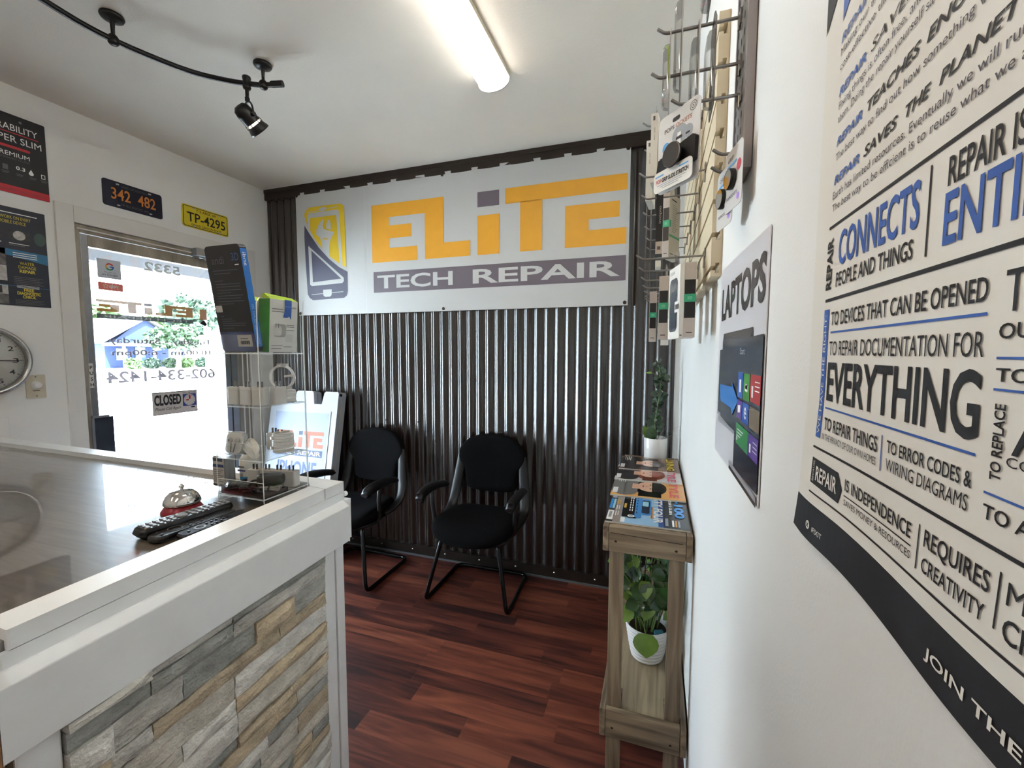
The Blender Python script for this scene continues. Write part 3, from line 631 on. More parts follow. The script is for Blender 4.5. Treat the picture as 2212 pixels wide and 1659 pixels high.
# ================================================================== guest chairs
def mirror(P): return P + [(-x,z) for x,z in reversed(P)]
def make_chair(label):
    t = thing('guest_chair', (0,0,0), label, 'chair', 'waiting chairs along the corrugated wall')
    # local: sits facing -y, centre of the runners at the origin
    seat = mirror([(0.02,-0.262),(0.12,-0.258),(0.20,-0.235),(0.245,-0.18),(0.25,-0.09),(0.235,0.02),(0.215,0.12),(0.185,0.18),(0.12,0.205),(0.03,0.212)])
    b = MB(); b.pillow(Fr((0,0,0.405),(1,0,0),(0,1,0)), seat, [(0.86,-0.012),(0.95,-0.005),(1.0,0.018),(1.0,0.040),(0.965,0.060),(0.88,0.071),(0.70,0.074),(0.45,0.070),(0.15,0.068)], black_fabric,
             dish=lambda x,y: -0.035*max(0,(-y-0.12)/0.14)**2 + 0.02*(x/0.25)**2)
    b.build('seat', t, sub=1)
    b = MB(); b.pillow(Fr((0,0,0.378),(1,0,0),(0,1,0)), [(x*0.93,y*0.93) for x,y in seat], [(0.9,0),(0.97,0.006),(1.0,0.02),(0.98,0.028)], black_plastic); b.build('seat_shell', t)
    back = mirror([(0.02,0.945),(0.10,0.938),(0.165,0.912),(0.215,0.868),(0.238,0.815),(0.242,0.765),(0.228,0.735),(0.206,0.722),(0.192,0.70),(0.184,0.64),(0.176,0.59),(0.152,0.568),(0.06,0.560)])
    fr = Fr((0,0.168,0),(1,0,0),(0,0.09,1),(0,-1,0.09))
    b = MB(); b.pillow(fr, back, [(0.92,-0.018),(0.985,-0.012),(1.0,0.004),(0.985,0.022),(0.93,0.034),(0.78,0.041),(0.5,0.043),(0.2,0.043)], black_fabric,
             dish=lambda x,y: 0.22*x*x*1.6 - 0.02*math.cos((y-0.74)*7))
    b.build('backrest', t, sub=1)
    for sgn in (-1,1):
        b = MB(); P = smooth_path([(sgn*0.212,0.225,0.80),(sgn*0.222,0.215,0.72),(sgn*0.232,0.20,0.63),(sgn*0.242,0.185,0.55),(sgn*0.25,0.14,0.475),(sgn*0.248,0.06,0.44),(sgn*0.235,-0.02,0.425)], 5)
        k = len(P); b.tube(P, [0.036-0.020*abs(i/(k-1)-0.45) for i in range(k)], black_plastic, 12, ry=0.014); b.build('back_support', t)
        b = MB(); P = smooth_path([(sgn*0.275,-0.235,0.632),(sgn*0.278,-0.20,0.648),(sgn*0.280,-0.13,0.656),(sgn*0.278,-0.05,0.652),(sgn*0.270,0.03,0.640),(sgn*0.262,0.075,0.628)], 5); k = len(P)
        b.tube([P[0]+Vector((0,-0.020,-0.006))]+P+[P[-1]+Vector((0,0.01,-0.004))], [0.012]+[0.037-0.017*(i/(k-1))**1.2 for i in range(k)]+[0.006], black_plastic, 12, ry=0.025); ap = b.build('armrest', t)
        c = MB(); c.tube(fillet([(sgn*0.272,-0.10,0.648),(sgn*0.266,-0.105,0.56),(sgn*0.255,-0.085,0.42),(sgn*0.20,-0.07,0.40)],0.03), 0.015, black_plastic, 10, ry=0.010); c.build('armrest_post', ap)
    # one bent tube: front legs, floor runners and rear bar
    pts = [(-0.165,-0.03,0.392),(-0.175,-0.155,0.388),(-0.255,-0.235,0.013),(-0.245,0.235,0.013),(0.245,0.235,0.013),(0.255,-0.235,0.013),(0.175,-0.155,0.388),(0.165,-0.03,0.392)]
    b = MB(); b.tube(fillet(pts, 0.055, 7), 0.0125, black_gloss, 12); b.build('cantilever_frame', t)
    b = MB(); b.box((-0.17,-0.05,0.380),(0.17,-0.02,0.394), black_metal); b.box((-0.17,0.07,0.380),(0.17,0.10,0.394), black_metal); b.build('seat_bracket', t, bevel=0.002)
    return t
c1 = make_chair('black armchair on bent tube legs, seen whole, right of the pair by the corrugated wall')
c1.location = (-1.148, -0.285, 0); c1.rotation_euler = (0,0,math.radians(1.5))
c2 = dup(c1); c2['label'] = 'black armchair partly hidden behind the white counter, next to the sandwich board'
c2.location = (-2.032, -0.33, 0); c2.rotation_euler = (0,0,math.radians(-1))

# ================================================================== folded sandwich board leaning on the wall
sw = mat('board_plastic', (172,177,188), 0.35, var=0.02); sp_ = mat('board_face', (136,150,180), 0.35, var=0.02); so = mat('board_orange', (190,84,40), 0.5); sbl = mat('board_blue', (40,56,104), 0.5); sbt = mat('board_letter', (62,82,130), 0.5)
AX, AW = -2.945, 0.625
ab = thing('sandwich_board', (AX+AW/2,-0.30,0), 'folded white sandwich board with phone repair lettering between door and chairs', 'sign')
o0 = Vector((AX,-0.345,0.02)); lean = Vector((0,0.215,1.165)).normalized(); fr = Fr(o0,(1,0,0),lean)
def half(fr, front):
    b = MB(); w = AW
    out = [(0,0),(0.10,0),(0.12,0.05),(w-0.12,0.05),(w-0.10,0),(w,0),(w,1.175),(w-0.01,1.19),(w-0.115,1.19),(w-0.13,1.178),(w-0.145,1.095),(w-0.215,1.095),(w-0.23,1.178),(w-0.245,1.19),(w-0.375,1.19),(w-0.39,1.178),(w-0.40,1.095),(0.155,1.095),(0.14,1.178),(0.125,1.19),(0.01,1.19),(0,1.175)]
    if not front: out = [(a,b_) for a,b_ in out]
    b.prism(fr, out, -0.035, 0.0, sw)
    return b
b = half(fr, True)
b.fbox(fr, 0.05, AW-0.05, 0.13, 1.045, 0.0, 0.004, sw); b.rect(Fr(fr.p(0,0,0.004),fr.u,fr.v), 0.062, 0.142, AW-0.124, 0.886, sp_, 1)
f3 = Fr(fr.p(0,0,0.0045),fr.u,fr.v)
elite(b, f3, 0.105, 0.535, 0.770, 0.890, so, sbl, 2); b.rect(f3, 0.105, 0.706, 0.430, 0.048, sbl, 2); b.text(f3, 'TECH REPAIR', 0.118, 0.716, 0.030, white_ink, w=0.405, lay=4, bold=0.02)
b.text(f3, 'IPHONE', 0.130, 0.560, 0.105, sbt, w=0.365, lay=2, bold=0.03); b.text(f3, 'REPAIR', 0.150, 0.42, 0.10, sbt, w=0.325, lay=2, bold=0.03)
b.disc(fr, AW-0.045, 1.07, 0.010, card_grey, 2, 14, ry=0.016); b.rect(fr, AW-0.10, 1.165, 0.05, 0.010, card_grey, 2)
for i in range(3): b.rect(fr, AW-0.105, 1.105+0.016*i, 0.07, 0.005, card_grey, 2)
b.build('front_panel', ab, loc=ab.location, bevel=0.004)
fr2 = Fr(fr.p(0,0,-0.045),fr.u,fr.v); b = half(fr2, False); b.build('rear_panel', ab, loc=ab.location, bevel=0.004)
for x in (0.0,AW-0.028):
    b = MB(); b.fbox(fr, x, x+0.028, 0.10, 1.12, -0.046, -0.034, mat('board_side_rib',(196,190,178),0.5))  # cream rib along each side, one even colour
    if x: [b.lathe(Fr(fr.p(AW+0.001,z,-0.02),(0,1,0),(0,0,1),(1,0,0)), [(0.007,0),(0.006,0.003),(0,0.003)], steel, 10) for z in (0.62,0.9)]
    b.build('side_rib', ab, loc=ab.location)
for x in (AW-0.03,-0.006):
    b = MB(); b.cyl(fr.p(x,1.168,-0.02), fr.p(x+0.036,1.168,-0.02), 0.011, black_plastic, 14); b.build('hinge_pin', ab, loc=ab.location)
# ================================================================== reception counter
ZT, ZR = 1.052, 1.070
ct = thing('reception_counter', (-2.05,-1.95,0), 'white reception counter with glossy wood top and stacked stone end panel', 'counter')
CL = ct.location.copy()
def cpart(b, n, **k): return b.build(n, ct, loc=CL, **k)
up = Fr((0,0,0),(1,0,0),(0,1,0))
top_w = wood('glossy_grey_wood', (74,67,58), (86,78,68), (97,89,78), 0, rough=0.35, coat=1.0, scale=2.2, crough=0.015)
b = MB(); b.prism(up, [(-1.072,-1.585),(-3.075,-1.54),(-3.075,-2.345),(-1.036,-2.345)], 1.012, ZT, top_w); cpart(b, 'worktop')
b = MB(); b.prism(up, [(-1.063,-1.660),(-1.027,-2.338),(-1.092,-2.338),(-1.128,-1.652)], 1.038, ZR, white_paint)
b.prism(up, [(-1.063,-1.577),(-1.027,-2.348),(-1.060,-2.348),(-1.10,-1.60)], 1.008, 1.0365, white_paint); cpart(b, 'end_rail', bevel=0.003)
b = MB(); b.prism(up, [(-1.063,-1.577),(-1.063,-1.6575),(-1.128,-1.6495),(-1.16,-1.622),(-3.075,-1.600),(-3.075,-1.535)], 1.038, ZR, white_paint); cpart(b, 'far_rail', bevel=0.003)
# apron boards under the rail
def apron(z0, z1, xo):
    b = MB(); A = [(-1.036,-1.590),(-1.002,-2.362)]
    pr = [(0,z0),(0.030,z0),(0.030,z1-0.014),(0.012,z1),(0,z1)]
    e0 = [Vector((A[0][0]-0.03+a, A[0][1], z)) for a,z in pr]; e1 = [Vector((A[1][0]-0.03+a, A[1][1], z)) for a,z in pr]; n = len(pr)
    b.add(e0+e1, [tuple(range(n-1,-1,-1))[::-1], tuple(range(n,2*n))[::-1]]+[(i,n+i,n+(i+1)%n,(i+1)%n)[::-1] for i in range(n)], white_paint)
    return b
cpart(apron(0.885, 1.012, 0), 'end_apron', bevel=0.002)
b = MB(); b.prism(up, [(-1.05,-1.562),(-1.05,-1.585),(-3.075,-1.545),(-3.075,-1.522)], 0.885, 1.012, white_paint); cpart(b, 'far_apron', bevel=0.002)
b = MB(); b.cyl((-1.066,-1.578,1.028),(-1.066,-1.566,1.028), 0.008, white_paint, 12); cpart(b, 'screw_cover')
# carcass, end boards and corner post
b = MB(); b.prism(up, [(-1.075,-1.60),(-3.07,-1.56),(-3.07,-2.30),(-1.045,-2.335)], 0.0, 1.010, mat('counter_board',(206,205,200),0.5,var=0.02)); cpart(b, 'carcass')
b = MB()
b.prism(up, [(-1.047,-1.605),(-1.045,-1.640),(-1.075,-1.640),(-1.075,-1.605)], 0.0, 0.886, white_paint); b.prism(up, [(-1.048,-1.643),(-1.046,-1.690),(-1.075,-1.690),(-1.075,-1.643)], 0.0, 0.886, white_paint)
cpart(b, 'corner_post', bevel=0.003)
b = MB(); b.prism(up, [(-1.022,-2.290),(-1.018,-2.345),(-1.06,-2.345),(-1.06,-2.290)], 0.0, 0.886, white_paint); cpart(b, 'near_post', bevel=0.003)
b = MB(); b.prism(up, [(-1.000,-2.363),(-1.000,-2.372),(-1.090,-2.372),(-1.090,-2.350),(-1.03,-2.350),(-1.03,-2.363)], 0.70, 1.035, mat('raw_board_edge',(146,104,66),0.7,var=0.2)); cpart(b, 'board_end')
# ledger stone: rough courses of split stone
stones = [mat('ledger_%d'%i, c, 0.85, var=0.22, vscale=28, bump=1.0, bscale=150, stretch=(1,0.8,1.2)) for i, c in enumerate([(192,191,184),(206,202,191),(174,175,169),(204,188,160),(220,219,213),(186,172,148),(156,159,154)])]
rs = random.Random(11); b = MB(); z = 0.0
def stone(y0, y1, z0, z1, pr, m):
    # front sheet of a split stone, rounded off at its borders
    n, k = max(3,int((y0-y1)/0.03)), 3; P = []
    for i in range(n+1):
        for j in range(k+1):
            u, w = i/n, j/k; y = y0+(y1-y0)*u; zz = z0+(z1-z0)*w
            xb = -1.046+0.028*(-1.69-y)/0.6
            e = 1.0 if 0 < i < n and 0 < j < k else 0.55
            P.append((xb + pr*e + rs.uniform(-0.0025,0.0025), y+rs.uniform(-.0015,.0015)*(0<i<n), zz+rs.uniform(-.002,.002)))
    b.add(P, [(i*(k+1)+j,(i+1)*(k+1)+j,(i+1)*(k+1)+j+1,i*(k+1)+j+1)[::-1] for i in range(n) for j in range(k)], m, False)
    xb0 = -1.075
    edge = [i*(k+1) for i in range(n+1)] + [n*(k+1)+j for j in range(1,k+1)] + [i*(k+1)+k for i in range(n-1,-1,-1)] + [j for j in range(k-1,0,-1)]
    E = [P[i] for i in edge]; Bk = [(xb0,q[1],q[2]) for q in E]; m_ = len(E)
    b.add(E+Bk, [(i,(i+1)%m_,m_+(i+1)%m_,m_+i) for i in range(m_)], m)
while z < 0.884:
    h = rs.choice([0.030,0.036,0.042,0.05,0.055]); z1 = min(z+h, 0.886); y = -1.692
    while y > -2.285:
        l = rs.choice([0.07,0.12,0.17,0.22,0.30]); y1 = max(y-l, -2.288)
        if y1-(-2.288) < 0.04: y1 = -2.288
        stone(y, y1, z+0.001, z1-0.001, rs.choice([0.004,0.008,0.012,0.017,0.022,0.006]), rs.choice(stones[:2]+stones)); y = y1-0.0015
    z = z1
b.box((-1.078,-2.29,0),(-1.05,-1.69,0.886), mat('ledger_gap',(70,68,64),0.9))
cpart(b, 'stone_veneer')

# ------------------------------------------------------------------ things lying on the worktop
bl = thing('service_bell', (-1.335,-1.885,ZT), 'silver service bell on a red base on the glossy worktop', 'bell')
ff = Fr((-1.335,-1.885,ZT+0.0006),(1,0,0),(0,1,0))
b = MB(); b.lathe(ff, [(0.0475,0),(0.0475,0.003),(0.043,0.010),(0.037,0.020),(0.034,0.022),(0,0.022)], mat('bell_red',(140,20,36),0.3,0.2), 36); b.build('bell_base', bl, loc=bl.location)
b = MB(); b.lathe(ff, [(0.0415,0.021),(0.0425,0.022),(0.0425,0.025),(0.0405,0.032),(0.035,0.043),(0.027,0.051),(0.017,0.0555),(0.006,0.0575),(0,0.058)], chrome, 40); b.build('dome', bl, loc=bl.location)
b = MB(); b.lathe(ff, [(0.004,0.057),(0.004,0.062),(0.0065,0.064),(0.0065,0.067),(0.004,0.069),(0.003,0.073),(0,0.074)], chrome, 16); b.build('plunger', bl, loc=bl.location)
btn = mat('rubber_button',(120,122,126),0.45); rb = mat('remote_black',(14,13,15),0.3,var=0.05); rb2 = mat('remote_gloss',(20,21,26),0.08,0.1)
def remote(name, P, Q, w, h, label, kind, tilt=0.0):
    d = Vector(Q)-Vector(P); l = d.length; d.normalize(); a = Vector((d.y,-d.x,0)).normalized()
    t = thing(name, ((P[0]+Q[0])/2,(P[1]+Q[1])/2,P[2]), label, 'remote control', 'remote controls on the counter'); fr = Fr(P, a, d, (0,0,1))
    b = MB(); r = w*0.32
    if kind == 0: prof = [(0.80,0),(0.93,0.003),(1.0,h*0.5),(0.96,h*0.9),(0.90,h)]
    else: prof = [(0.92,0),(0.98,0.002),(1.0,h*0.5),(0.985,h*0.9),(0.95,h)]
    b.pillow(fr, rrect(-w/2,0,w,l,r), prof, rb if kind < 2 else rb2); b.build('remote_body', t, loc=t.location)
    b = MB(); tp = lambda x,y,ww,hh,m,rr=0.3,e=0.0022: b.pillow(fr, rrect(x-ww/2,y-hh/2,ww,hh,min(ww,hh)*rr,3), [(1,h-0.001),(1,h+e*0.6),(0.85,h+e)], m)
    if kind == 0:
        for r_ in range(14):
            y = 0.018+0.0140*r_
            if r_ in (5,6):
                if r_ == 5: tp(0,y+0.007,0.032,0.024,btn,0.45,0.003)
                continue
            for c in (-1,0,1) if r_ != 3 else (-1,0,1,): tp(c*0.0135,y,0.0112,0.0085,btn)
    elif kind == 1:
        b.ring(Fr(fr.p(0,0,h),fr.u,fr.v,fr.n), 0, 0.052, 0.010, 0.0145, rb2, 2, 24); b.ring(Fr(fr.p(0,0,h),fr.u,fr.v,fr.n), 0, 0.052, 0.0145, 0.0155, btn, 3, 24)
        for x,y in ((-0.009,0.018),(0.009,0.018),(-0.011,0.078),(0,0.078),(0.011,0.078),(-0.011,0.092),(0,0.092),(0.011,0.092),(-0.008,0.106),(0.008,0.106),(0,0.122)): tp(x,y,0.0065,0.0065,rb,0.5)
    else:
        b.ring(Fr(fr.p(0,0,h),fr.u,fr.v,fr.n), 0, 0.048, 0.008, 0.0125, btn, 2, 24)
        for x,y in ((0,0.022),(-0.009,0.070),(0.009,0.070),(-0.009,0.082),(0.009,0.082),(-0.009,0.094),(0.009,0.094),(0,0.106)): tp(x,y,0.0065,0.0055,rb,0.5)
    b.build('buttons', t, loc=t.location); return t
remote('remote_control', (-1.238,-2.052,ZT+0.0005), (-1.220,-1.838,ZT+0.0005), 0.050, 0.026, 'thick black remote with many grey buttons beside the bell', 0)
remote('remote_control', (-1.188,-2.052,ZT+0.0005), (-1.180,-1.862,ZT+0.0005), 0.042, 0.015, 'slim black remote between the thick remote and the glossy one', 1)
remote('remote_control', (-1.142,-2.022,ZT+0.0006), (-1.143,-1.850,ZT+0.0005), 0.036, 0.014, 'glossy dark remote lying against the white rail', 2)
# sanitizer bottle and blue pump bottle behind the stand
sb_ = thing('sanitizer_bottle', (-1.385,-1.725,ZT), 'grey hand sanitizer bottle with clear foot left of the acrylic stand', 'bottle')
b = MB(); bf_ = Fr((-1.385,-1.725,ZT),(1,0,0),(0,1,0)); b.prism(bf_, rrect(-0.030,-0.018,0.060,0.036,0.012), 0.018, 0.112, mat('bottle_grey',(150,152,156),0.25,var=0.03)); b.build('bottle_body', sb_, loc=sb_.location, bevel=0.003)
b = MB(); lf_ = Fr((-1.415,-1.7437,ZT+0.018),(1,0,0),(0,0,1)); b.rect(lf_, 0.006, 0.004, 0.048, 0.086, card_grey); b.rect(lf_, 0.008, 0.060, 0.044, 0.009, sbl, 2); b.rect(lf_, 0.010, 0.078, 0.038, 0.010, mat('label_navy',(50,56,80),0.5), 2)
for i in range(7): b.rect(lf_, 0.010, 0.051-0.006*i, 0.040-0.006*(i%3), 0.0022, dim, 2)
b.rect(lf_, 0.006, 0.002, 0.048, 0.006, black_ink, 2); b.build('label', sb_, loc=sb_.location)
b = MB(); b.lathe(bf_, [(0.017,0),(0.018,0.004),(0.016,0.014),(0.017,0.018)], clear('clear_cap',(0.85,0.87,0.88),0.15,0.05), 20); b.build('flip_cap', sb_, loc=sb_.location)
pb_ = thing('soap_bottle', (-1.345,-1.672,ZT), 'white and blue soap bottle behind the grey sanitizer bottle', 'bottle')
pf_ = Fr((-1.345,-1.672,ZT),(1,0,0),(0,1,0)); b = MB(); b.lathe(pf_, [(0.026,0.0),(0.028,0.004),(0.028,0.040),(0.0281,0.0402)], mat('soap_blue',(60,150,205),0.15,var=0.05), 28, True); b.lathe(pf_, [(0.0281,0.0402),(0.028,0.092),(0.020,0.104),(0.012,0.108),(0,0.108)], card_white, 28, False)
lf_ = Fr((-1.365,-1.7005,ZT+0.045),(1,0,0),(0,0,1)); b.rect(lf_, 0.004, 0.012, 0.032, 0.005, mat('label_violet',(96,86,160),0.5)); b.rect(lf_, 0.008, 0.024, 0.024, 0.004, dim); b.disc(lf_, 0.020, 0.0, 0.006, card_grey, 1, 14); b.build('bottle_body', pb_, loc=pb_.location)
b = MB(); b.lathe(pf_, [(0.016,0.108),(0.016,0.118),(0.006,0.120),(0.006,0.128),(0.014,0.129),(0.014,0.136),(0,0.138)], mat('label_navy',(50,56,80),0.5), 18); b.build('pump_head', pb_, loc=pb_.location)
# ================================================================== acrylic display stand with its goods
X0, X1, Y0, Y1 = -1.312, -1.137, -1.803, -1.645
st = thing('display_stand', ((X0+X1)/2,(Y0+Y1)/2,ZT), 'clear acrylic four-tier display stand at the corner of the counter', 'display stand')
SL = st.location.copy()
def sheetbox(b, p, q, t=0.003):
    k = len(b.f); b.box(p, q, clear_sheet)
    d = [abs(q[i]-p[i]) for i in range(3)]; ax = d.index(min(d))
    for i, f in enumerate(b.f[k:]):
        n = (b.v[f[1]]-b.v[f[0]]).cross(b.v[f[2]]-b.v[f[1]]); 
        if max(range(3), key=lambda c: abs(n[c])) != ax: b.m[k+i] = acr_lit_edge
    return b
T = 0.0032; SH = [1.075, 1.182, 1.330, 1.477]
for x in (X0, X1-T):
    b = MB(); fr = Fr((x,0,0),(0,1,0),(0,0,1))
    pts = [(Y0,ZT+0.001),(Y1,ZT+0.001),(Y1,1.632)]+[(Y0+0.03-0.03*math.sin(a),1.602+0.03*math.cos(a)) for a in [PI/2*i/6 for i in range(7)]]
    n = len(pts); lo = [fr.p(a,c,0) for a,c in pts]; hi = [fr.p(a,c,T) for a,c in pts]
    b.add(lo+hi, [tuple(range(n-1,-1,-1)), tuple(range(n,2*n))], clear_sheet); b.add(lo+hi, [(i,(i+1)%n,n+(i+1)%n,n+i) for i in range(n)], acr_lit_edge); b.build('side_panel', st, loc=SL)
sheetbox(MB(), (X0+T,Y1-T,ZT+0.001), (X1-T,Y1,1.60)).build('back_panel', st, loc=SL)
for i, z in enumerate(SH):
    sheetbox(MB(), (X0+T,Y0+T,z-0.003), (X1-T,Y1-T,z)).build('shelf', st, loc=SL)
    sheetbox(MB(), (X0+T,Y0,z-0.003), (X1-T,Y0+T,z+(0.045 if i < 3 else 0.050))).build('front_lip', st, loc=SL)
SH[0] += 0.0005
# --- glass protector box, tipped forward against the front lip
gd = mat('carton_black',(18,18,22),0.35,var=0.1); gb = mat('carton_blue',(40,112,190),0.4); gn = mat('carton_navy',(38,46,92),0.35)
o = Vector((-1.305,-1.772,1.479)); vdir = Vector((0.0,-0.150,1)).normalized(); fr = Fr(o,(1,0,0),vdir)
t = thing('screen_protector_box', (-1.24,-1.76,1.479), 'tall black carton with blue spine leaning on the top tier of the stand', 'box')
b = MB(); w, h, d = 0.128, 0.288, 0.020
b.prism(fr, rrect(0,0,w,h,0.012), -d, 0, gd); b.fbox(fr, w-0.0006, w+0.0006, 0.014, h-0.012, -d+0.0005, -0.0005, gb)
f = Fr(fr.p(0,0,0.0002),fr.u,fr.v); dg = mat('carton_print',(84,88,96),0.5)
b.flat(f, rrect(0.002,0.002,w-0.004,0.055,0.010), gn, 0.5)
b.text(f, 'andi', 0.020, 0.240, 0.020, dg, w=0.045); b.text(f, '3D', 0.094, 0.246, 0.020, mat('carton_print_blue',(60,92,140),0.5), w=0.026); b.rect(f, 0.102, 0.234, 0.014, 0.003, white_ink)
for i, (y, l, x) in enumerate([(0.222,0.09,0.018),(0.214,0.06,0.02),(0.195,0.03,0.018),(0.186,0.09,0.02),(0.179,0.088,0.02),(0.170,0.09,0.02),(0.163,0.05,0.02),(0.155,0.096,0.018),(0.148,0.085,0.018),(0.140,0.095,0.018),(0.133,0.055,0.018),(0.100,0.01,0.018),(0.092,0.04,0.018),(0.086,0.05,0.018),(0.080,0.09,0.018),(0.074,0.085,0.018),(0.067,0.04,0.018)]): b.rect(f, x, y, l, 0.0016, dg, 1)
b.rect(f, 0.004, 0.112, 0.024, 0.018, card_grey, 2); b.rect(f, 0.064, 0.016, 0.054, 0.032, card_grey, 2)
for i in range(16): b.rect(f, 0.074+0.0022*i, 0.022, 0.0008+0.0008*(i*7%3), 0.010, black_ink, 3)
b.rect(f, 0.076, 0.037, 0.028, 0.002, dg, 3)
sfr = Fr(fr.p(w+0.0008,0,0), fr.v, -fr.n, fr.u); b.text(sfr, 'andi', 0.232, 0.005, 0.010, white_ink, w=0.034, lay=1); b.text(sfr, 'TEMPERED GLASS 3D', 0.02, 0.006, 0.007, mat('spine_print',(150,190,226),0.5), w=0.11, lay=1)
b.build('carton', t, loc=t.location, bevel=0.0008)
# --- two lime and white adapter cartons
lime = mat('carton_lime',(176,212,44),0.4); grn = mat('carton_green',(52,140,40),0.4,var=0.05); ctw = mat('carton_face',(204,202,197),0.5,var=0.015); tape = mat('blue_tape',(38,84,164),0.55,var=0.06)
def adapter_box(o, u, v, w, h, d, label, front):
    fr = Fr(o, u, v); t = thing('adapter_box', o, label, 'box', 'lime green adapter cartons on the stand')
    b = MB(); b.fbox(fr, 0, w, 0, h, -d, 0, ctw)
    b.fbox(fr, -0.0006, 0.0006, 0.0, h, -d, -0.0004, grn); b.fbox(fr, w-0.0006, w+0.0006, 0.0, h, -d, -0.0004, grn); b.fbox(fr, 0.0, w, h*0.02, h, -d-0.0006, -d+0.0006, grn)
    f = Fr(fr.p(0,0,0.0002),fr.u,fr.v)
    if front:
        b.rect(f, 0.006, h-0.028, w*0.40, 0.002, dim); b.rect(f, 0.006, h-0.035, w*0.42, 0.002, dim); b.text(f, 'belkin', w-0.022, h-0.022, 0.006, black_ink, w=0.017)
        b.pillow(f, rrect(0.012,0.045,0.042,0.036,0.009), [(1,0.0),(1,0.0006),(0.9,0.0008)], mat('print_grey',(158,156,152),0.5)); b.flat(f, rrect(0.010,0.047,0.028,0.030,0.008), mat('print_pale',(196,194,190),0.5), 3)
        for x in (0.018,0.026): b.rect(f, x, 0.070, 0.002, 0.012, dim, 4)
        for y in (0.078,0.073,0.063): b.rect(f, w*0.58, y, w*0.30, 0.0016, dim, 1)
        b.rect(f, w*0.56, 0.030, w*0.26, 0.022, mat('print_pale2',(192,190,186),0.5)); b.rect(f, 0.006, 0.018, w*0.40, 0.0016, dim); b.rect(f, w*0.5, 0.014, w*0.30, 0.004, mat('print_grey',(158,156,152),0.5)); b.rect(f, 0.006, 0.010, w*0.36, 0.0016, dim)
    b.build('carton', t, loc=o)
    b = MB(); q = [fr.p(0,h,0),fr.p(w,h,0),fr.p(w,h+0.010,-d*0.55),fr.p(0,h+0.016,-d*0.55),fr.p(w,h+0.002,-d),fr.p(0,h+0.004,-d)]
    b.add(q, [(0,1,2,3),(3,2,4,5),(0,3,5),(1,4,2),(0,5,4,1)], lime); b.build('top_flap', t, loc=o)
    if front:
        b = MB(); f = Fr(fr.p(0,0,0.0006),fr.u,fr.v); b.flat(f, [(w*.50,h+0.002),(w*.76,h+0.001),(w*.765,h-0.02),(w*.75,h-0.054),(w*.715,h-0.052),(w*.69,h-0.046),(w*.60,h-0.050),(w*.46,h-0.050),(w*.50,h-0.034),(w*.51,h-0.018)], tape, 2)
        b.rect(f, w*.51, h-0.020, w*.25, 0.004, mat('blue_tape_fold',(66,112,190),0.5), 3); b.build('tape_strip', t, loc=o)
    return t
adapter_box(Vector((-1.166,-1.744,1.479)), Vector((0.06,1,0)), Vector((0.05,0.02,1)), 0.092, 0.150, 0.044, 'white and lime adapter carton with torn blue tape on the top tier of the stand', True)
adapter_box(Vector((-1.212,-1.742,1.479)), Vector((0.06,1,0)), Vector((0.0,0.0,1)), 0.060, 0.146, 0.045, 'lime green carton squeezed behind the black carton on the top tier', False)
# --- chargers and cables
chw = mat('charger_white',(196,192,186),0.3,var=0.015); prong = mat('prong_steel',(120,116,112),0.25,0.9); cab = mat('cable_white',(222,220,216),0.4)
def charger(p, rz, label, group, w=0.040, d=0.028, h=0.050, m=None):
    t = thing('wall_charger', p, label, 'charger', group, rz); fr = Fr((0,0,0),(1,0,0),(0,1,0))
    b = MB(); b.prism(fr, rrect(-w/2,-d/2,w,d,0.007), 0.0005, h, m or chw, False); b.build('charger_body', t, bevel=0.002)
    for sx in (-1,1):
        b = MB(); b.box((sx*0.0063-0.0009,-0.003,h-0.001),(sx*0.0063+0.0009,0.003,h+0.016), prong); b.build('prong', t)
    return t
for i, (x, y, rz) in enumerate(((-1.275,-1.762,0.0),(-1.232,-1.760,0.0),(-1.189,-1.757,0.1),(-1.163,-1.722,1.35))):
    charger((x,y,SH[2]), rz, ('leftmost','second','third','rightmost')[i]+' white wall charger in the upper charger row of the stand', 'white wall chargers on the stand')
for i, (x, y, rz) in enumerate(((-1.196,-1.69,0.2),(-1.238,-1.672,0.0))):
    charger((x,y,SH[1]), rz, ('white wall charger behind the leaning cable on the second tier','white wall charger behind the earphone case on the second tier')[i], 'white wall chargers on the stand')
for i, (x, y, rz) in enumerate(((-1.288,-1.700,0.1),(-1.250,-1.690,0.1),(-1.211,-1.684,0.15),(-1.172,-1.676,0.2))):
    charger((x,y,SH[0]), rz, ('leftmost','second','third','rightmost')[i]+' white wall charger in the lowest charger row of the stand', 'white wall chargers on the stand', h=0.046)
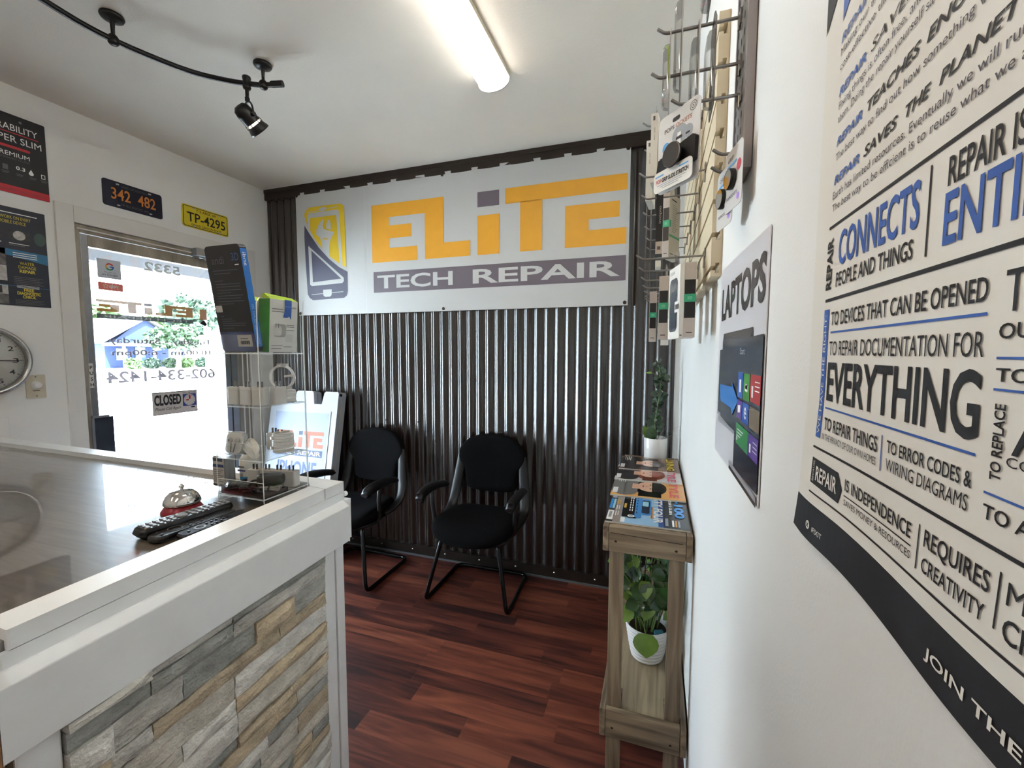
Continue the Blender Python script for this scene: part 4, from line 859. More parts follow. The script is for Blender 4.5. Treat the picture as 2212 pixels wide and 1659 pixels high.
def coil(p, R, r, turns, label, upright=False, lean=0.0, squash=1.0):
    t = thing('charging_cable', p, label, 'cable', 'coiled white cables on the stand'); P = []
    fr = Fr((0,0,0),(1,0,0),(0,1,0)) if not upright else Fr((0,0,R+r),(math.cos(lean),math.sin(lean),0),(0,0,1))
    rr = random.Random(int(R*1e5)+turns)
    for i in range(turns*22+1):
        a = 2*PI*i/22; q = R*(1+0.03*math.sin(a*0.7+1)); k = i/22
        P.append(fr.p(q*math.cos(a), q*squash*math.sin(a), r+(k*2*r*0.92 if not upright else 0.004*math.sin(a*0.53))+0.0006*rr.random()))
    b = MB(); b.tube(P, r, cab, 7); b.build('cord', t)
    b = MB(); q = P[-1]; z = q.z+r*1.6; c = Fr((q.x-0.012,q.y-R*0.3,z),(0.8,0.5,0.1),(-0.5,0.8,0.0)); b.fbox(c, -0.012,0.012,-0.004,0.004,-0.003,0.003, chw); b.build('connector', t, bevel=0.001)
    b = MB()
    if not upright: b.pillow(Fr((-R*0.55,-R*0.86-r,turns*r*1.1),(0.85,-0.52,0),(0,0,1)), rrect(-0.008,-0.004,0.016,0.008,0.003), [(0.9,-0.003),(1,0),(1,0.003),(0.9,0.005)], chw); b.build('connector', t)
    else: b.box((-0.012*math.cos(lean)-0.004,-0.012*math.sin(lean)-0.004,2*R-0.002),(0.012*math.cos(lean)+0.004,0.012*math.sin(lean)+0.004,2*R+3.2*r), chw); b.build('connector', t, bevel=0.001)
    return t
coil((-1.172,-1.687,SH[2]), 0.026, 0.0022, 9, 'flat stack of white cable under the upright coil on the third tier', squash=1.0)
coil((-1.180,-1.687,SH[2]+0.039), 0.034, 0.0026, 3, 'white cable coil standing upright on the third tier', True, 0.35)
coil((-1.173,-1.700,SH[1]), 0.027, 0.0024, 7, 'lower white cable coil of the pile at the right of the second tier')
coil((-1.173,-1.700,SH[1]+0.0315), 0.026, 0.0024, 6, 'upper white cable coil of the pile at the right of the second tier')
# earphones in a clear case
t = thing('earphone_case', (-1.283,-1.766,SH[1]), 'white wired earphones in a clear case at the left of the second tier', 'earphones')
fr = Fr((-1.308,-1.772,SH[1]+0.002),(1,0.06,0),(0,0.22,1)); b = MB()
b.pillow(fr, rrect(0,0,0.066,0.066,0.014), [(0.97,0),(1.0,0.003),(1.0,0.018),(0.97,0.021)], clear('case_clear',(0.93,0.94,0.94),0.10,0.05)); b.build('case_shell', t, loc=t.location)
b = MB(); b.pillow(fr, rrect(0.004,0.004,0.058,0.058,0.012), [(0.97,0.004),(1.0,0.006),(1.0,0.013),(0.96,0.015)], card_white); b.build('tray', t, loc=t.location)
b = MB()
for sx in (-1,1):
    c = fr.p(0.033+sx*0.013,0.040,0.017); b.lathe(Fr(c,fr.u,fr.v), [(0.008,-0.002),(0.009,0.001),(0.006,0.003),(0,0.0035)], chw, 16); b.tube([fr.p(0.033+sx*0.008,0.034,0.0165),fr.p(0.033+sx*0.004,0.006,0.0165)], 0.0014, dim, 6)
b.disc(Fr(fr.p(0,0,0.0205),fr.u,fr.v), 0.020, 0.040, 0.003, black_ink, 1, 10); b.build('earphones', t, loc=t.location)
# folded cable leaning over the second tier
t = thing('charging_cable', (-1.215,-1.765,SH[1]), 'folded white cable leaning on the front lip of the second tier', 'cable', 'coiled white cables on the stand'); b = MB()
fr = Fr((-1.222,-1.764,SH[1]+0.024),(0.86,-0.1,-0.5),(0.2,0.5,0.85))
for k in range(6):
    P = [fr.p(0.034*math.cos(a)*(1-0.05*k), 0.009*math.sin(a)+0.0042*(k-2.5), 0.003*math.sin(a*2)) for a in [2*PI*i/20 for i in range(20)]]
    b.tube(P, 0.0021, cab, 6, closed=True)
b.build('cord', t, loc=t.location); b = MB(); b.fbox(fr, 0.022,0.040,-0.008,0.002,-0.005,0.003, chw); b.build('connector', t, loc=t.location, bevel=0.001)
# bottom tier: dark tray, black car leads and a black adapter
t = thing('storage_tray', (-1.22,-1.79,SH[0]), 'shallow dark brown tray at the bottom of the acrylic stand', 'tray'); tb = mat('tray_brown',(46,30,26),0.4,var=0.1); b = MB()
b.box((X0+0.006,Y0+0.006,SH[0]),(X1-0.006,-1.718,SH[0]+0.003), tb); b.box((X0+0.006,Y0+0.006,SH[0]),(X0+0.009,-1.718,SH[0]+0.020), tb); b.box((X1-0.009,Y0+0.006,SH[0]),(X1-0.006,-1.718,SH[0]+0.012), tb); b.box((X0+0.006,-1.721,SH[0]),(X1-0.006,-1.718,SH[0]+0.012), tb); b.build('tray_shell', t, loc=t.location)
bc = mat('black_cable',(20,19,19),0.45,var=0.1); gc = mat('grey_cable',(118,114,110),0.5)
def bundle(p, u, l, w, m, label, n=7, name='cable_bundle'):
    t = thing(name, p, label, 'cable', 'tied cable bundles at the bottom of the stand'); d = Vector(u).normalized(); a = Vector((-d.y,d.x,0)); b = MB(); rr = random.Random(n+int(abs(p[0])*1e4))
    for k in range(n):
        oy, oz = (rr.random()-.5)*w, 0.004+rr.random()*w*0.7; P = smooth_path([Vector(p)+d*(-l/2)+a*oy*1.4+Vector((0,0,oz)), Vector(p)+a*oy*0.6+Vector((0,0,oz*0.8+0.004)), Vector(p)+d*(l/2)+a*oy*1.5+Vector((0,0,oz))], 4)
        b.tube(P, 0.0028, m, 6)
    b.build('leads', t, loc=p); b = MB(); P = [Vector(p)+a*math.cos(q)*w*0.5+Vector((0,0,0.004+w*0.4+math.sin(q)*w*0.4)) for q in [2*PI*i/14 for i in range(14)]]; b.tube(P, 0.0026, black_ink, 6, closed=True); b.build('tie', t, loc=p)
bundle((-1.265,-1.768,SH[0]+0.003), (1,0.25,0), 0.075, 0.026, bc, 'black tied lead at the left of the bottom tray', 9)
bundle((-1.205,-1.775,SH[0]+0.003), (1,0.1,0), 0.07, 0.024, bc, 'black tied lead in the middle of the bottom tray', 8)
bundle((-1.165,-1.760,SH[0]+0.003), (1,0.5,0), 0.055, 0.022, gc, 'grey tied lead below the black adapter in the bottom tray', 8)
t = thing('power_adapter', (-1.180,-1.742,SH[0]+0.02), 'chunky black power adapter above the grey lead on the bottom tier', 'adapter'); b = MB()
fr = Fr((-1.180,-1.742,SH[0]+0.024),(0.75,0.65,-0.05),(-0.65,0.75,0.0)); b.pillow(fr, rrect(-0.036,-0.020,0.072,0.040,0.016), [(0.85,0),(0.97,0.004),(1.0,0.010),(1.0,0.020),(0.96,0.025),(0.82,0.028)], mat('adapter_black',(44,42,40),0.5,var=0.1)); b.build('adapter_body', t, loc=t.location)
b = MB(); b.tube(smooth_path([fr.p(-0.034,0,0.012),fr.p(-0.05,0.004,0.008),fr.p(-0.056,-0.01,-0.006),fr.p(-0.03,-0.016,-0.014)],5), 0.0026, bc, 7); b.build('lead', t, loc=t.location)
# ================================================================== ceiling fixtures
diff = emit('lit_diffuser', (1.0, 0.955, 0.885), LAMP)
def wrap_light(x, y0, y1, label):
    t = thing('ceiling_light', (x,(y0+y1)/2,HC), label, 'ceiling light', 'long ceiling lights'); w, h = 0.150, 0.072
    prof = [(-w/2,0.0),(w/2,0.0),(w/2+0.004,-0.012),(w/2-0.004,-0.030)]
    b = MB(); hs = mat('fixture_enamel',(214,206,188),0.4); fr = Fr((x,y0,HC),(1,0,0),(0,0,1),(0,1,0)); L_ = y1-y0
    b.prism(fr, [(-w/2,0),(w/2,0),(w/2,-0.020),(w/2-0.012,-0.022),(-w/2+0.012,-0.022),(-w/2,-0.020)], 0.006, L_-0.006, hs); b.build('housing', t, loc=t.location)
    b = MB(); n = 12; pr = [((w/2-0.004)*math.cos(PI*i/n), -0.022-0.048*math.sin(PI*i/n)**0.8) for i in range(n+1)]
    b.prism(fr, pr, 0.008, L_-0.008, diff, True); b.build('diffuser', t, loc=t.location)
    for y in (0.0, L_-0.008):
        b = MB(); pr2 = [((w/2+0.002)*math.cos(PI*i/n), -0.022-0.052*math.sin(PI*i/n)**0.8) for i in range(n+1)]+[(-w/2-0.002,0),(w/2+0.002,0)]
        b.prism(fr, pr2, y, y+0.008, chrome if False else mat('end_cap',(206,204,200),0.3,0.2)); b.build('end_cap', t, loc=t.location)
    return t
wrap_light(-0.868, -1.99, -0.752, 'lit fluorescent ceiling light seen at the top of the picture')
wrap_light(-0.90, -4.3, -3.06, 'lit fluorescent ceiling light over the passage behind the counter')  # added lamp, out of view behind the camera, to brighten the room
wrap_light(-2.25, -4.25, -3.0, 'lit fluorescent ceiling light over the staff side of the counter')  # extra unseen fixture added as fill for the left wall
# curved rail with spot heads
tl = thing('track_light', (-2.1,-1.5,HC), 'black curved track light with round ceiling mounts and small spot heads', 'track light'); TLL = tl.location.copy()
rail = smooth_path([(-1.55,-3.05,2.655),(-1.86,-2.55,2.655),(-2.055,-2.02,2.655),(-2.112,-1.72,2.655),(-2.108,-1.536,2.655),(-2.028,-1.331,2.655),(-1.935,-1.228,2.655),(-1.848,-1.168,2.655),(-1.79,-1.143,2.655),(-1.722,-1.128,2.655)], 8)
b = MB(); b.tube(rail, 0.0105, black_metal, 10); b.tube([rail[-1]+Vector((-0.045,-0.012,0)),rail[-1]+Vector((0.004,0.001,0))], 0.0135, black_metal, 12); b.build('rail', tl, loc=TLL)
for x, y in ((-2.108,-1.536),(-1.805,-1.149),(-1.80,-2.65)):
    b = MB(); fr = Fr((x,y,HC),(1,0,0),(0,-1,0)); b.lathe(fr, [(0.036,0),(0.038,0.006),(0.034,0.014),(0.020,0.020),(0.008,0.024),(0.0065,0.05),(0.0065,0.068),(0.012,0.072),(0.017,0.080),(0.017,0.100),(0.012,0.106),(0,0.107)], black_metal, 24); b.build('ceiling_mount', tl, loc=TLL)
def spot_head(p, aim, power, angle=95):
    L_ = Vector((p[0],p[1],2.655)); t = thing('spot_head', L_-TLL, None, None); t.parent = tl
    b = MB(); fr = Fr((p[0],p[1],2.680),(1,0,0),(0,-1,0)); b.lathe(fr, [(0.0,-0.006),(0.016,-0.005),(0.018,0.002),(0.015,0.014),(0.015,0.034),(0.017,0.040),(0.014,0.048),(0.0075,0.050),(0.0075,0.082),(0.010,0.084),(0.010,0.100),(0,0.101)], black_metal, 18); b.build('stem', t, loc=L_)
    c = Vector((p[0],p[1],2.515)); d = (Vector(aim)-c).normalized(); s = d.cross(Vector((0,0,1))).normalized()
    b = MB(); P = [c+s*0.046*math.cos(a)+Vector((0,0,0.064))*math.sin(a) for a in [PI*i/14 for i in range(15)]]; b.tube(P, 0.004, black_metal, 8); b.build('yoke', t, loc=L_)
    for g in (-1,1): b = MB(); b.cyl(c+s*g*0.036, c+s*g*0.054, 0.008, black_metal, 12); b.build('knob', t, loc=L_)
    f = Fr(c, s, d.cross(s), d); b = MB()
    b.lathe(f, [(0.0,-0.052),(0.020,-0.050),(0.033,-0.038),(0.037,-0.020),(0.036,0.0),(0.036,0.026)], black_metal, 28, False); b.lathe(f, [(0.036,0.034),(0.038,0.040),(0.045,0.058),(0.046,0.066),(0.042,0.066),(0.036,0.050),(0.033,0.034),(0.036,0.034)], black_metal, 28, False)
    for i in range(6):
        a = 2*PI*i/6; q = lambda r,h: f.p(r*math.cos(a),r*math.sin(a),h); b.tube([q(0.0355,0.02),q(0.0365,0.04)], 0.003, black_metal, 6)
    b.build('lamp_shade', t, loc=L_)
    b = MB(); b.lathe(f, [(0.0,0.010),(0.014,0.012),(0.026,0.030),(0.029,0.036),(0.0,0.038)], emit('warm_bulb',(1.0,0.78,0.50),14.0), 20); b.build('bulb', t, loc=L_)
    ld = bpy.data.lights.new('spot_beam','SPOT'); ld.energy = power; ld.color = (1.0,0.74,0.46); ld.spot_size = math.radians(angle); ld.spot_blend = 0.7; ld.shadow_soft_size = 0.03
    lo = bpy.data.objects.new('spot_beam', ld); COL.objects.link(lo); lo.parent = t; lo.location = c+d*0.07-L_; lo.rotation_euler = d.to_track_quat('-Z','Y').to_euler()
spot_head((-1.868,-1.178), (-1.568,0.02,1.55), SPOT1)
spot_head((-2.06,-1.99), (-1.12,-1.75,1.07), 15.0, 50)
spot_head((-1.62,-2.93), (0.0,-2.2,2.15), SPOT2, 62)
# ================================================================== right wall: posters
rw = lambda y, z, d=0.0: Fr((-d, y, z), (0,-1,0), (0,0,1))      # across runs towards the camera, out is -x
ib = mat('manifesto_blue',(52,92,170),0.5,var=0.08,vscale=40)
PY, PZ0, PZ1, PW = -2.2272, 1.3235, 1.795, 0.46
b = MB(); nx, nz = 46, 30; P = []
def bulge(s, t):   # paper stands off the wall a little towards its lower corners
    return 0.0022 + 0.0003*math.sin(s*9+1)*math.sin(t*5) + 0.006*max(0,(0.25-t)/0.25)*math.exp(-((s-0.02)/0.05)**2) + 0.004*max(0,(0.2-t)/0.2)*math.exp(-((s-0.22)/0.06)**2)
g = rw(PY, PZ0)
pz = lambda t: (PZ1-PZ0)*t
for i in range(nx+1):
    for j in range(nz+1):
        s, t = PW*i/nx, j/nz; s2 = s-0.005*(1-min(1,t/0.06))*(i==0)
        P.append(g.p(s2, pz(t), bulge(s,t)))
band_t = (1.3510-PZ0)/(PZ1-PZ0)
for i in range(nx):
    for j in range(nz):
        q = [P[i*(nz+1)+j],P[(i+1)*(nz+1)+j],P[(i+1)*(nz+1)+j+1],P[i*(nz+1)+j+1]]
        b.poly(q, black_ink if (j+1)/nz <= band_t+0.02 else paper, True)
n_paper = len(b.v); f = rw(PY, 0, 0.0078)
def it(t, y, z, w, h, m=black_ink, bo=0.02, sh=0.0, lay=1): b.text(f, t, -y+PY, z, h, m, w=w, lay=lay, bold=bo*0.55, shear=sh)
def il(y0, z0, y1, z1, w, m=black_ink):
    k = max(1, int(max(abs(y1-y0),abs(z1-z0))/0.012))
    for i in range(k): b.line(f, -(y0+(y1-y0)*i/k)+PY, z0+(z1-z0)*i/k, -(y0+(y1-y0)*(i+1)/k)+PY, z0+(z1-z0)*(i+1)/k, w, m, 0.6)
tx = mat('manifesto_text',(74,70,80),0.55)
b.flat(f, [(-0.002,1.7445),(-0.002,1.7955),(0.068,1.7955)], black_ink, 0.6); b.flat(f, [(0.0335,1.733),(0.0335,1.7475),(0.068,1.7735),(0.110,1.7955),(0.068,1.7555)], ib, 0.8)
for y, z, wd, rest in ((-2.2605,1.7165,0.046,[('SAVES YOU MONEY',-2.312,0.14)]),(-2.2615,1.6765,0.045,[('SAVES TIME',-2.3136,0.100)]),(-2.2625,1.6392,0.0437,[('TEACHES',-2.3133,0.061),('ENGINEERING',-2.3801,0.096)]),(-2.2619,1.6105,0.0438,[('SAVES',-2.3124,0.0427),('THE',-2.3632,0.0238),('PLANET',-2.3939,0.0507)])):
    it('REPAIR', y, z, wd, 0.0062, ib, 0.03, 0.25)
    for t, yy, ww in rest: it(t, yy, z, ww, 0.0066, black_ink, 0.03, 0.25)
for t, y, z, w in (('Making our things last longer is often more',-2.2606,1.7074,0.176),('cost-effective than buying a new one.',-2.2607,1.6965,0.158),('Fixing things is often free, and faster than replacing',-2.2626,1.6667,0.190),('them. Doing the repair yourself saves you money.',-2.2625,1.6568,0.176),
                   ('The best way to find out how something works is to',-2.2624,1.6283,0.200),('Earth has limited resources. Eventually we will run out.',-2.2612,1.5997,0.206),('The best way to be efficient is to reuse what we already',-2.2615,1.590,0.212)): it(t, y, z, w, 0.0056, tx, 0.0)
il(-2.2575,1.5783,-2.68,1.5783,0.0022)
it('CONNECTS',-2.2795,1.5460,0.105,0.0245,ib,0.03); it('PEOPLE AND THINGS',-2.2773,1.5300,0.1035,0.0105,black_ink,0.02)
b.text(f,'REPAIR',0.0405,1.5295,0.0105,black_ink,w=0.040,lay=1,bold=0.03,rot=PI/2)
il(-2.3925,1.5735,-2.3925,1.5285,0.0014); it('REPAIR IS',-2.4070,1.5580,0.046,0.0135,black_ink,0.02); it('ENTIRELY',-2.4060,1.5310,0.096,0.0240,ib,0.03)
il(-2.2578,1.5212,-2.68,1.5212,0.0024)
it('TO DEVICES THAT CAN BE OPENED',-2.2724,1.5010,0.1668,0.0102); il(-2.2722,1.4956,-2.4394,1.4956,0.0014,ib)
it('TO REPAIR DOCUMENTATION FOR',-2.2721,1.4778,0.1672,0.0110); it('EVERYTHING',-2.2714,1.4432,0.1685,0.0290,black_ink,0.035)
il(-2.2706,1.4364,-2.4391,1.4366,0.0013,ib)
[b.flat(f,[(0.0296+0.0004*i/16,1.4108+0.1032*i/16),(0.0390+0.0012*i/16,1.4108+0.1032*i/16),(0.0390+0.0012*(i+1)/16,1.4108+0.1032*(i+1)/16),(0.0296+0.0004*(i+1)/16,1.4108+0.1032*(i+1)/16)],ib,0.6) for i in range(16)]; b.text(f,'WE HAVE THE RIGHT:',0.0372,1.4140,0.0052,paper,w=0.0955,lay=1.4,bold=0.03,rot=PI/2)
it('TO REPAIR THINGS',-2.2722,1.4195,0.0844,0.0095); it('IN THE PRIVACY OF OUR OWN HOMES',-2.2704,1.4113,0.0857,0.0048,black_ink,0.01); il(-2.3615,1.4309,-2.3615,1.4093,0.0010,ib)
it('TO ERROR CODES &',-2.3680,1.4220,0.0705,0.0072); it('WIRING DIAGRAMS',-2.3680,1.4115,0.0694,0.0072)
il(-2.2548,1.4023,-2.68,1.4030,0.0018)
b.flat(f,[(0.0290,1.3935),(0.0770,1.3925),(0.0844,1.3815),(0.0794,1.3705),(0.0290,1.3722)],black_ink,0.6); it('REPAIR',-2.2662,1.3765,0.037,0.0115,paper,0.03,0.0,1.4); b.text(f,'BECAUSE',0.0355,1.3745,0.0030,paper,w=0.0170,lay=1.4,rot=PI/2)
it('IS INDEPENDENCE',-2.3160,1.3832,0.0830,0.0082); il(-2.3148,1.3792,-2.3997,1.3796,0.0008); it('SAVES MONEY & RESOURCES',-2.3158,1.3728,0.0843,0.0042,black_ink,0.01)
il(-2.2555,1.3645,-2.68,1.3655,0.0014); il(-2.4057,1.3936,-2.4057,1.3704,0.0010); it('REQUIRES',-2.4108,1.3845,0.0445,0.0086); it('CREATIVITY',-2.4108,1.3718,0.0437,0.0074); il(-2.4597,1.3956,-2.4597,1.3727,0.0010); it('MAKES',-2.4640,1.3850,0.040,0.0090); it('CHANGE',-2.4640,1.3715,0.046,0.0090)
it('JOIN THE REPAIR REVOLUTION',-2.4215,1.3345,0.190,0.0054,paper,0.03,0.0,1.2)
b.disc(f, 0.0335, 1.3365, 0.0036, paper, 1.2, 18); b.line(f,0.0318,1.3348,0.0352,1.3382,0.0011,black_ink,1.6); b.line(f,0.0352,1.3348,0.0318,1.3382,0.0011,black_ink,1.6); it('iFIXIT',-2.2688,1.3338,0.0170,0.0042,paper,0.02,0.0,1.2)
for t, y, z, w, h in (('TO KNOW',-2.4485,1.4955,0.09,0.0165),('OUR DEVICES',-2.4470,1.4852,0.066,0.0059),('TO REPAIR',-2.4471,1.4683,0.060,0.0053),('ALL',-2.4582,1.4410,0.040,0.0150),('CONSUMABLES',-2.4562,1.4360,0.060,0.0040),('TO AVAILABLE',-2.4464,1.4125,0.066,0.0059)): it(t,y,z,w,h)
il(-2.4465,1.4775,-2.60,1.4775,0.0010,ib); il(-2.4463,1.4650,-2.60,1.4650,0.0010,ib); il(-2.4456,1.4229,-2.60,1.4229,0.0010,ib); b.text(f,'TO REPLACE',0.2265,1.4290,0.0055,black_ink,w=0.0305,lay=1,bold=0.02,rot=PI/2)
for q in b.v[n_paper:]:    # the print lies in the paper
    q.x = -(bulge(min(max(PY-q.y,0.0),PW), min(max((q.z-PZ0)/(PZ1-PZ0),0.0),1.0)) + (-q.x-0.0078) + 0.0002)
tag(b.build('manifesto_poster', loc=(0,PY-PW/2,1.56)), 'cream typographic repair poster with black base band on the right wall', 'poster')

# laptops poster
b = MB(); f0 = rw(-1.6246,0,0.001); lp_ = mat('laptop_paper',(206,204,208),0.3,var=0.03,vscale=5)
ol = [(0.0,1.2665),(0.2,1.2722),(0.4326,1.2795),(0.4343,1.6372),(0.25,1.6455),(0.0115,1.6547)]; b.prism(f0, ol, 0, 0.0012, lp_)
f = rw(0,0,0.0024); scr = mat('laptop_screen',(24,28,44),0.15); shell = mat('laptop_shell',(40,40,44),0.2); silver = mat('laptop_silver',(150,150,156),0.3)
def L_(pts, m, lay=1): b.flat(f, [(-y,z) for y,z in pts], m, lay)
b.text(f, 'LAPTOPS', 1.664, 1.549, 0.0605, mat('laptop_ink',(52,48,50),0.25), w=0.385, lay=1, bold=0.035)
L_([(-1.655,1.355),(-1.71,1.353),(-1.72,1.488),(-1.660,1.486)], shell, 1); L_([(-1.648,1.350),(-1.72,1.349),(-1.72,1.356),(-1.650,1.356)], silver, 1.5)
L_([(-1.7035,1.3516),(-1.866,1.3456),(-1.9855,1.46),(-1.9855,1.5165),(-1.7085,1.5185),(-1.6985,1.500)], shell, 2); L_([(-1.715,1.358),(-1.87,1.355),(-1.975,1.46),(-1.975,1.508),(-1.715,1.510)], scr, 2.5)
L_([(-1.6682,1.3487),(-1.8691,1.3478),(-1.8667,1.3426),(-1.6801,1.3366)], silver, 3)
L_([(-1.8739,1.2887),(-2.054,1.2955),(-2.056,1.5041),(-1.8686,1.5016)], scr, 3.5); L_([(-1.8293,1.2891),(-2.0494,1.2916),(-2.0522,1.2777),(-1.8328,1.2749)], silver, 4); L_([(-1.836,1.2815),(-2.051,1.2835),(-2.0522,1.2777),(-1.8328,1.2749)], shell, 4.4)
b.text(f,'Start',1.899,1.478,0.0100,mat('start_grey',(170,174,186),0.4),w=0.036,lay=4.4)
tl_ = lambda y0,y1,z0,z1,c: L_([(y0,z0),(y1,z0),(y1,z1),(y0,z1)], mat('tile_%d_%d_%d'%c,c,0.3), 4.5)
tl_(-1.894,-1.934,1.4092,1.4492,(44,90,180)); tl_(-1.938,-1.985,1.4092,1.4492,(60,140,50)); tl_(-1.990,-2.0535,1.4115,1.4500,(176,44,44)); tl_(-1.892,-1.934,1.3760,1.4050,(86,52,140)); tl_(-1.938,-1.985,1.3745,1.4050,(44,90,180)); tl_(-1.990,-2.0535,1.3745,1.4050,(120,106,84)); tl_(-1.893,-1.990,1.3335,1.3670,(44,128,70)); tl_(-1.992,-2.053,1.3345,1.3670,(82,48,140))
wt = lambda y,z,w,h: L_([(y,z),(y-w,z),(y-w,z+h),(y,z+h)], white_ink, 5)
wt(-1.907,1.418,0.014,0.020); b.ring(f,1.9615,1.390,0.005,0.009,white_ink,5,16,0.4,5.6); wt(-1.953,1.389,0.017,0.003); b.disc(f,1.957,1.428,0.006,white_ink,5,10); b.disc(f,1.968,1.428,0.006,white_ink,5,10); wt(-1.955,1.426,0.015,0.008); b.flat(f,[(1.902,1.384),(1.922,1.386),(1.922,1.398),(1.902,1.396)],white_ink,5); wt(-1.900,1.339,0.006,0.007); wt(-2.000,1.341,0.010,0.012); wt(-2.000,1.418,0.010,0.016)
for i in range(3): wt(-1.902,1.357-0.005*i,0.05-0.01*i,0.0014); wt(-2.020,1.440-0.006*i,0.028,0.0014); wt(-2.022,1.358-0.006*i,0.026,0.0014)
L_([(-1.6917,1.4155),(-1.8371,1.4205),(-1.8352,1.4285),(-1.8994,1.4020),(-1.845,1.3712),(-1.8326,1.3826),(-1.7084,1.3826),(-1.7000,1.3900)], mat('arrow_blue',(48,116,186),0.4), 5.5)
tag(b.build('laptop_poster', loc=(0,-1.84,1.46)), 'glossy LAPTOPS poster with overlapping screens and blue arrow on the right wall', 'poster')

# ================================================================== slatwall, pegboard, hooks
SY0, SY1, SZ0, SZ1 = -1.615, -0.42, 1.650, 2.205
slm = mat('slatwall_cream',(206,192,164),0.5,var=0.03,vscale=10)
sl = thing('slatwall_panel', (0,(SY0+SY1)/2,1.93), 'cream grooved slatwall panel carrying hooks on the right wall', 'slatwall')
prof = [(0.0,SZ0),(0.022,SZ0)]; gz = []
zc = 1.668
while zc < SZ1-0.02: gz.append(zc); zc += 0.0715
for zc in gz: prof += [(0.022,zc-0.005),(0.013,zc-0.005),(0.013,zc-0.011),(0.005,zc-0.011),(0.005,zc+0.011),(0.013,zc+0.011),(0.013,zc+0.005),(0.022,zc+0.005)]
prof += [(0.022,SZ1),(0.0,SZ1)]
b = MB(); n = len(prof); lo = [Vector((-a-0.0005,SY0,z)) for a,z in prof]; hi = [Vector((-a-0.0005,SY1,z)) for a,z in prof]
b.add(lo+hi, [tuple(range(n-1,-1,-1)), tuple(range(n,2*n))]+[(i,(i+1)%n,n+(i+1)%n,n+i) for i in range(n)], slm); b.build('grooved_board', sl, loc=sl.location)
pg = thing('pegboard', (0,-1.86,2.1), 'narrow grey framed metal pegboard high on the right wall', 'pegboard')
pgm = mat('pegboard_grey',(168,168,168),0.35,0.6,var=0.06); pfm = mat('pegboard_frame',(150,142,142),0.45,0.2)
def holes():
    b = MB(); f = rw(-1.812, 1.770, 0.0120); b.fbox(f, 0, 0.094, 0, 0.70, -0.003, 0, pgm)
    for i in range(4):
        for j in range(27):
            x, z = 0.010+0.0254*i, 0.016+0.0254*j; b.flat(f, rrect(x-0.003, z-0.006, 0.006, 0.012, 0.0028, 2), black_ink, 1)
    return b
holes().build('perforated_sheet', pg, loc=pg.location)
b = MB()
for y0, y1 in ((-1.913,-1.905),(-1.813,-1.805)): b.box((-0.001,y0,1.764),(-0.014,y1,2.50), pfm)
b.box((-0.001,-1.905,1.764),(-0.014,-1.813,1.772), pfm); b.box((-0.001,-1.905,2.49),(-0.014,-1.813,2.50), pfm); b.build('edge_frame', pg, loc=pg.location, bevel=0.001)
ORD = ['nearest','second','third','fourth','fifth','sixth','farthest']
def slat_hook(y, z, label, l=0.150):
    b = MB(); b.tube(fillet([(-0.022,y,z),(-0.022-l,y,z-0.001),(-0.022-l-0.016,y,z+0.012)],0.006,4), 0.0027, steel, 8)
    b.tube(fillet([(-0.026,y,z+0.001),(-0.026,y,z-0.030)],0.002,1), 0.0025, steel, 6); b.box((-0.0235,y-0.012,z-0.004),(-0.026,y+0.012,z+0.016), steel)
    return tag(b.build('display_hook', loc=(-0.022,y,z)), label, 'hook', 'wire hooks on the slatwall')
row1 = [-1.49,-1.32,-1.15,-0.97,-0.81,-0.65,-0.54]; row2 = [-1.43,-1.26,-1.09,-0.92,-0.75,-0.58]
for i, y in enumerate(row1): slat_hook(y, 1.722, ORD[i]+' wire hook in the lower row of the slatwall')
for i, y in enumerate(row2): slat_hook(y, 1.951, (ORD[i] if i < 5 else 'farthest')+' wire hook in the middle row of the slatwall')
for i, y in enumerate((-1.27,-1.09)): slat_hook(y, 2.160, ('nearer','farther')[i]+' wire hook in the top row of the slatwall')
def peg_hook(y, z, l, label):
    b = MB(); b.tube(fillet([(-0.013,y,z),(-0.013-l,y,z),(-0.013-l-0.013,y,z+0.010)],0.006,4), 0.0028, steel, 8); b.tube([(-0.0145,y,z+0.004),(-0.0145,y,z-0.020)], 0.0024, steel, 6); b.box((-0.0125,y-0.009,z-0.014),(-0.0142,y+0.009,z+0.010), steel)
    return tag(b.build('display_hook', loc=(-0.013,y,z)), label, 'hook', 'wire hooks on the pegboard')
for i, y in enumerate((-1.852,-1.835)): peg_hook(y, (1.812,1.790)[i], 0.024, ('upper','lower')[i]+' short hook at the foot of the pegboard')
peg_hook(-1.83, 2.040, 0.118, 'upper long wire hook on the pegboard'); peg_hook(-1.845, 1.958, 0.126, 'middle long wire hook holding clear packs on the pegboard'); peg_hook(-1.86, 1.900, 0.092, 'lowest wire hook on the pegboard holding the phone grip card')

